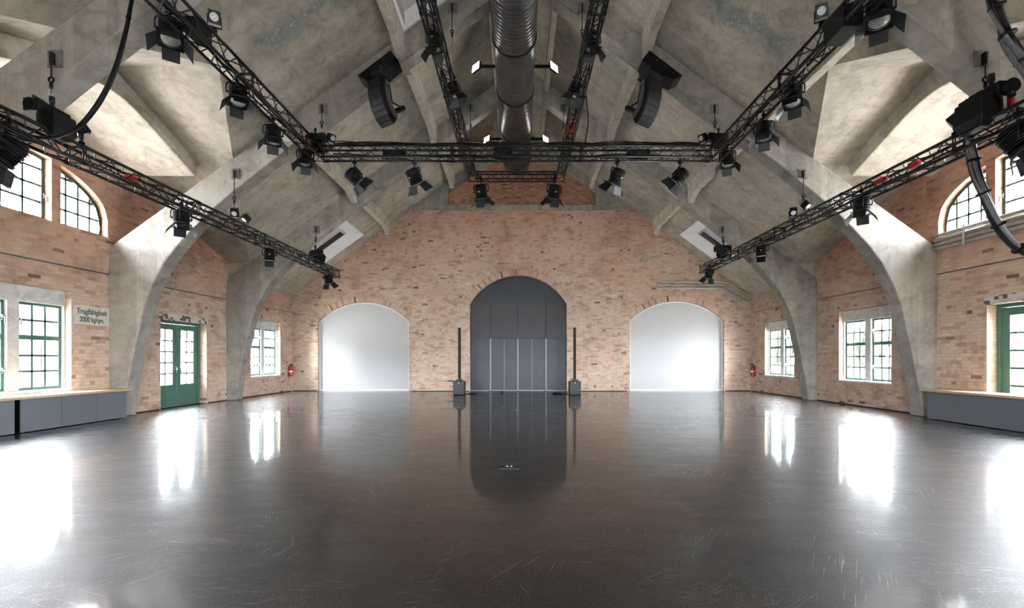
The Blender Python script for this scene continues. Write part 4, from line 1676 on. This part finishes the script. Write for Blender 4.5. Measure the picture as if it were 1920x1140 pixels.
# three conduits on the back wall, turning down along the roof
for k in range(3):
    y = YB - 0.045
    dz = -0.125 * k
    a = P(1236 - k * 3, 529, y)
    b = P(1362 - 3 * k, 529, y)
    c = P(1404 - 5 * k, 557, y)
    mb_pts = [Vector((a.x, y, a.z + dz)), Vector((b.x - 0.10, y, b.z + dz)), Vector((b.x, y, b.z + dz - 0.02)), Vector((b.x + 0.09, y, b.z + dz - 0.085)), Vector((c.x, y, c.z + dz))]
    pipe(mb_pts, 0.036, '%s of three grey conduits running over the right arch of the far wall' % ['topmost', 'middle', 'lowest'][k], M['zinc'], 'conduits on the far wall')
# four conduits below the right lunette
for k in range(4):
    z = LS0 + 0.03 - 0.10 * k
    x = W - 0.05
    pipe([Vector((x, 5.0, z)), Vector((x, 7.0, z)), Vector((x, 10.64, z))], 0.036, '%s grey conduit on the right wall below the lunette' % ['topmost', 'second', 'third', 'lowest'][k], M['zinc'], 'conduits below the right lunette')
for y, w_ in ((6.9, 'nearest the camera'), (8.3, 'in the middle'), (9.9, 'nearest the column')):
    mb = MB()
    mb.box((0, 0, 0), (0.012, 0.04, 0.46))
    tag(mb.build('pipe_clip', M['zinc'], None, (W - 0.094, y, LS0 - 0.12)), 'flat steel clip over the four conduits below the right lunette, ' + w_, 'clip', 'clips on the right wall conduits')
for s, nm, ys in ((-1, 'left', [(5.5, 10.6), (11.1, 14.9), (15.4, 19.1)]), (1, 'right', [(5.5, 10.6), (11.1, 14.9), (15.4, 19.1)])):
    for (a, b), w_ in zip(ys, ('near', 'middle', 'far')):
        z = 3.28 if w_ == 'near' else 3.25
        pipe([Vector((s * (W - 0.012), a, z)), Vector((s * (W - 0.012), (a + b) / 2, z - 0.01)), Vector((s * (W - 0.012), b, z))], 0.012, 'thin dark wire running along the %s brick wall in the %s bay' % (nm, w_), M['greycable'], 'thin wires along the side walls', 'wall_wire')
for px, nm in ((729, 'left'), (1219, 'right')):
    mb = MB()
    mb.box((0, 0, 0), (0.17, 0.07, 0.17))
    mb.cyl((0, -0.035, 0), (0, -0.045, 0), 0.05, seg=16)
    p = P(px, 478, YB - 0.035)
    tag(mb.build('wall_box', M['greybox'], None, p, bevel=0.01), 'small grey box high on the far brick wall, %s of the middle bay' % nm, 'box', 'grey boxes on the far wall')
# louvred vent and dark hook wires on side walls
mb = MB()
p = Vector((W - 0.01, 12.35, 3.62))
for i in range(5):
    mb.box(p + Vector((0, 0, -0.1 + i * 0.05)), (0.03, 0.22, 0.03), Euler((0, R(25), 0)))
mb.box(p + Vector((0.012, 0, 0)), (0.01, 0.26, 0.28))
tag(mb.build('wall_vent', M['greybox']), 'small louvred vent on the right brick wall behind the column', 'vent')


# ------------------------------------------------------------------ cables
def spline(pts, n=10):
    pts = [Vector(p) for p in pts]
    out = []
    m_ = len(pts)
    for i in range(m_ - 1):
        p0, p1, p2, p3 = pts[max(i - 1, 0)], pts[i], pts[i + 1], pts[min(i + 2, m_ - 1)]
        for k in range(n):
            t = k / n
            out.append(0.5 * ((2 * p1) + (-p0 + p2) * t + (2 * p0 - 5 * p1 + 4 * p2 - p3) * t * t + (-p0 + 3 * p1 - 3 * p2 + p3) * t ** 3))
    out.append(pts[-1])
    return out


def bundle(name, pts, n, spread, r, label, mat, group=None, ties=0):
    """several cables twisted together; each one a part"""
    root = thing(name, label, 'cable', (0, 0, 0), group=group)
    base = spline(pts, 12)
    for k in range(n):
        ph = rnd.uniform(0, 6.28)
        tw = rnd.uniform(2.0, 5.0)
        rad = spread * math.sqrt((k + 0.5) / n)
        q = []
        for i, p in enumerate(base):
            t = i / (len(base) - 1)
            a = ph + tw * t
            q.append(p + Vector((math.cos(a), 0.6 * math.sin(a), 0.5 * math.sin(a))) * rad * (0.7 + 0.5 * math.sin(3 * t + ph)))
        mb = MB()
        mb.tube(q, r * rnd.uniform(0.8, 1.2), 7)
        mb.build('cable_strand', mat if k % 3 else M['rubber'], root)
    for i in range(ties):
        j = int((i + 1) * (len(base) - 1) / (ties + 1))
        d = (base[min(j + 1, len(base) - 1)] - base[j - 1]).normalized()
        mb = MB()
        mb.cyl(base[j] - d * 0.012, base[j] + d * 0.012, spread * 0.8 + r * 0.6, seg=12)
        mb.build('cable_tie', M['rubber'], root)
    return root


bundle('cable_bundle', [P(255, -30, 6.2), P(246, 0, 6.2), P(236, 60, 6.15), P(216, 130, 6.1), P(186, 192, 6.1), P(148, 238, 6.1), P(108, 257, 6.2), P(62, 256, 6.3), P(20, 240, 6.2)], 6, 0.026, 0.016,
       'black cable bundle sagging from the roof to the low left truss', M['rubber'], ties=4)
bundle('cable_bundle', [P(1855, -60, 5.6), P(1866, 0, 5.6), P(1880, 45, 5.6), P(1900, 85, 5.55), P(1925, 125, 5.5), P(1960, 190, 5.4)], 13, 0.095, 0.020,
       'thick black cable bundle hanging in front of the near right frame', M['greycable'], ties=3)
bundle('cable_bundle', [P(1818, 262, 6.65), P(1824, 290, 6.65), P(1832, 330, 6.6), P(1848, 372, 6.6), P(1868, 415, 6.6), P(1893, 450, 6.6), P(1925, 475, 6.6), P(1975, 490, 6.6)], 15, 0.095, 0.020,
       'thick grey cable bundle hanging from the low right truss before the lunette', M['greycable'], ties=4)
bundle('cable_bundle', [P(1098, 165, 10.9), P(1100, 190, 10.8), P(1103, 225, 10.7), P(1100, 250, 10.6), P(1095, 276, 10.5)], 2, 0.012, 0.011,
       'thin black cable dropping from the high right truss to the cross truss', M['rubber'])


# loose cables lying along the trusses
def loom(p0, p1, label, n=3, amp=0.03):
    p0, p1 = Vector(p0), Vector(p1)
    d = (p1 - p0)
    L = d.length
    d.normalize()
    sd = Vector((-d.y, d.x, 0))
    root = thing('truss_cables', label, 'cable', (0, 0, 0), group='cable looms lying on the trusses')
    for k in range(n):
        pts = []
        m_ = int(L / 0.12)
        f1, f2, ph = rnd.uniform(1.2, 3.5), rnd.uniform(0.8, 2.5), rnd.uniform(0, 6)
        of = rnd.uniform(-0.10, 0.10)
        for i in range(m_ + 1):
            t = i / m_ * L
            pts.append(p0 + d * t + sd * (of * 0.6 + 0.04 * math.sin(f1 * t + ph)) + Vector((0, 0, amp * abs(math.sin(f2 * t + ph)) + 0.006 * k)))
        mb = MB()
        mb.tube(pts, rnd.uniform(0.010, 0.017), 6)
        mb.build('cable_strand', M['rubber'], root)
    return root


loom((XML + 0.4, YT, ZM + 0.16), (XMR - 0.4, YT, ZM + 0.16), 'black cables lying along the top of the long cross truss', 5, 0.05)
loom((XML + 0.4, YT, ZM - 0.10), (XMR - 0.4, YT, ZM - 0.10), 'black cables inside the bottom of the long cross truss', 3, 0.04)
for x, z, y0, y1, nm in ((XL, ZL, 3, 16.2, 'low left truss'), (XRT, ZR, 3, 16.2, 'low right truss'), (XML, ZM, 3, 10.2, 'middle height left truss'), (XMR, ZM, 3, 10.2, 'middle height right truss'),
                         (XIL, ZI, 4, 15.5, 'high truss left of the duct'), (XIR, ZI, 4, 15.5, 'high truss right of the duct')):
    loom((x, y0, z - 0.10), (x, y1, z - 0.10), 'black cables inside the ' + nm, 3, 0.06)

# small distribution boxes on the trusses
for (x, y, z), sz, mt, lab in (
        ((XML + 0.02, 6.55, ZM), (0.20, 0.34, 0.20), 'rubber', 'black distribution box inside the middle height left truss'),
        ((XMR - 0.02, 6.35, ZM - 0.06), (0.26, 0.42, 0.30), 'rubber', 'black distribution box inside the middle height right truss'),
        ((XL, 7.8, ZL + 0.02), (0.10, 0.16, 0.10), 'red', 'red connector box inside the low left truss'),
        ((XRT, 7.65, ZR + 0.05), (0.10, 0.16, 0.10), 'red', 'red connector box inside the low right truss, nearer one'),
        ((XRT, 8.35, ZR + 0.05), (0.09, 0.22, 0.09), 'red', 'red connector box inside the low right truss, farther one'),
        ((-0.45, YT, ZM), (0.42, 0.2, 0.20), 'rubber', 'black distribution box in the middle of the long cross truss'),
        ((2.6, YT, ZM - 0.02), (0.5, 0.18, 0.16), 'rubber', 'black distribution box in the right half of the long cross truss'),
        ((-2.9, YT, ZM - 0.02), (0.5, 0.18, 0.16), 'rubber', 'black distribution box in the left half of the long cross truss'),
        ((XIL, 13.3, ZI), (0.16, 0.3, 0.16), 'red', 'red box inside the high truss left of the duct'),
        ((XIR, 12.4, ZI), (0.16, 0.3, 0.16), 'red', 'red box inside the high truss right of the duct')):
    mb = MB()
    mb.box((0, 0, 0), sz)
    mb.box((0, -sz[1] / 2 - 0.01, 0), (sz[0] * 0.7, 0.02, sz[2] * 0.6))
    tag(mb.build('power_box', M[mt], None, (x, y, z), bevel=0.01), lab, 'box', 'boxes on the trusses')

# ------------------------------------------------------------------ outside
mb = MB()
mb.bb((-70, -60, -0.45), (-W - TH, 80, -0.3)).bb((W + TH, -60, -0.45), (70, 80, -0.3)).bb((-W - TH, -60, -0.45), (W + TH, YE - TH, -0.3))
struct(mb.build('ground', M['asphalt']), 'yard outside the windows', 'ground')
bd = thing('office_building', 'pale low building with dark windows seen through the left door and windows', 'building', (-30, 16, -0.3))
mb = MB()
mb.bb((-6, -18, 0), (0, 22, 6.4))
mb.build('wall', M['facade'], bd)
mb = MB()
mb.bb((-6.3, -18.4, 6.4), (0.5, 22.4, 6.9))
mb.build('roof', M['facade2'], bd)
for i in range(9):
    for z in (1.1, 3.9):
        mb = MB()
        mb.bb((-0.02, -16.5 + i * 4.2, z), (0.06, -14.7 + i * 4.2, z + 1.4))
        mb.build('window_pane', M['darkwin'], bd)
sh = thing('yard_canopy', 'grey canopy roof in the yard beyond the green door', 'canopy', (-21, 24, -0.3))
mb = MB()
mb.loft([[Vector((-3, -6, 3.0)), Vector((3, -6, 3.0)), Vector((3, -6, 3.2)), Vector((0, -6, 3.9)), Vector((-3, -6, 3.2))], [Vector((-3, 10, 3.0)), Vector((3, 10, 3.0)), Vector((3, 10, 3.2)), Vector((0, 10, 3.9)), Vector((-3, 10, 3.2))]], True, False)
mb.build('roof', M['facade2'], sh)
for x in (-2.8, 2.8):
    for y in (-5.5, 2, 9.5):
        mb = MB()
        mb.cyl((x, y, 0), (x, y, 3.05), 0.09)
        mb.build('post', M['facade2'], sh)
rt = random.Random(11)


def make_tree(x, y, h, label):
    o = thing('broad_tree', label, 'tree', (x, y, -0.3), group='trees beyond the right wall')
    mb = MB()
    mb.cyl((0, 0, 0), (0, 0, h * 0.5), 0.22, 0.14)
    mb.build('trunk', M['bark'], o)
    mb = MB()
    for i in range(14):
        a = rt.uniform(0, 6.28)
        rr = rt.uniform(0, 0.30) * h
        c = Vector((rr * math.cos(a), rr * math.sin(a), h * rt.uniform(0.35, 0.8)))
        bmesh.ops.create_icosphere(mb.bm, subdivisions=2, radius=h * rt.uniform(0.12, 0.2), matrix=Matrix.Translation(c))
    for v in mb.bm.verts:
        v.co += Vector((rt.uniform(-1, 1), rt.uniform(-1, 1), rt.uniform(-1, 1))) * 0.16
    mb.build('crown', M['leaf'], o)


for x, y, h, lab in ((31, 26, 4.6, 'low leafy tree seen through the green door behind the right bench'), (33, 33, 5.2, 'leafy tree beyond the right wall, seen through the door edge'),
                     (30, 40, 5.0, 'leafy tree seen in the near panes of the right middle window'), (32, 47, 5.6, 'leafy tree seen in the far panes of the right middle window'),
                     (30, 54, 5.2, 'leafy tree seen through the small far window of the right wall'), (34, 61, 6.0, 'farthest leafy tree beyond the right wall')):
    make_tree(x, y, h, lab)
fe = thing('yard_fence', 'pale boundary fence outside the right wall', 'fence', (24, 30, -0.3))
for i in range(9):
    mb = MB()
    mb.bb((-0.05, -20 + i * 6 - 0.06, 0), (0.05, -20 + i * 6 + 0.06, 1.25))
    mb.build('post', M['fence'], fe)
mb = MB()
for i in range(8):
    mb.bb((-0.02, -20 + i * 6, 0.25), (0.02, -14 + i * 6, 1.15))
mb.build('board_panel', M['fence'], fe)
car = thing('parked_car', 'red car parked outside the door behind the right bench', 'car', (21.6, 20.2, -0.3), (0, 0, R(20)))
mb = MB()
prof = [(-2.0, 0.35), (2.0, 0.35), (2.05, 0.75), (1.2, 0.95), (0.7, 1.38), (-1.1, 1.42), (-1.7, 1.0), (-2.05, 0.9)]
mb.poly([prof], lambda u, v: Vector((-0.85, u, v)), (1.7, 0, 0))
mb.build('body', M['outred'], car, bevel=0.08)
mb = MB()
mb.bb((-0.87, -1.0, 0.98), (-0.84, 0.6, 1.32)).bb((0.84, -1.0, 0.98), (0.87, 0.6, 1.32))
mb.build('side_window', M['darkwin'], car)
for x in (-0.8, 0.8):
    for y in (-1.25, 1.25):
        mb = MB()
        mb.cyl((x - 0.1, y, 0.33), (x + 0.1, y, 0.33), 0.33, seg=20)
        mb.build('wheel', M['rubber'], car)

# ------------------------------------------------------------------ daylight
w = bpy.data.worlds.new('overcast_sky')
SC.world = w
w.use_nodes = True
nt = w.node_tree
bg = nt.nodes['Background']
bg.inputs[0].default_value = (0.875, 0.925, 1.0, 1)
bg.inputs[1].default_value = 17.0


def portal(name, loc, rot, sx, sy):
    l = bpy.data.lights.new(name, 'AREA')
    l.shape = 'RECTANGLE'
    l.size = sx
    l.size_y = sy
    l.cycles.is_portal = True
    o = bpy.data.objects.new(name, l)
    COL.objects.link(o)
    o.location = loc
    o.rotation_euler = rot


for s, wins, dr in ((-1, WIN_L, DOOR_L), (1, WIN_R, DOOR_R)):
    rt_ = (0, R(-90) if s < 0 else R(90), 0)
    xo = s * (W + TH + 0.02)
    for a, b in wins + NEAR_WIN:
        portal('window_portal', (xo, (a + b) / 2, (WZ0 + WZ1) / 2), rt_, WZ1 - WZ0, b - a)
    portal('door_portal', (xo, (dr[0] + dr[1]) / 2, (dr[2] + dr[3]) / 2), rt_, dr[3] - dr[2], dr[1] - dr[0])
    portal('lunette_portal', (xo, LY, 4.8), rt_, 1.4, 4.15)
for x0, x1, z0, z1 in FRONT:
    portal('gable_portal', ((x0 + x1) / 2, YE - TH - 0.02, (z0 + z1) / 2), (R(90), 0, 0), x1 - x0, z1 - z0)

# ------------------------------------------------------------------ render settings that belong to the look
SC.view_settings.view_transform = 'Standard'
SC.view_settings.look = 'None'
SC.view_settings.gamma = 1.0
SC.view_settings.use_curve_mapping = False
SC.view_settings.exposure = 2.95
cy = SC.cycles
cy.max_bounces = 12
cy.diffuse_bounces = 7
cy.glossy_bounces = 4
cy.transmission_bounces = 6
cy.transparent_max_bounces = 16
cy.caustics_reflective = False
cy.caustics_refractive = False
cy.sample_clamp_indirect = 10.0
cy.use_denoising = True
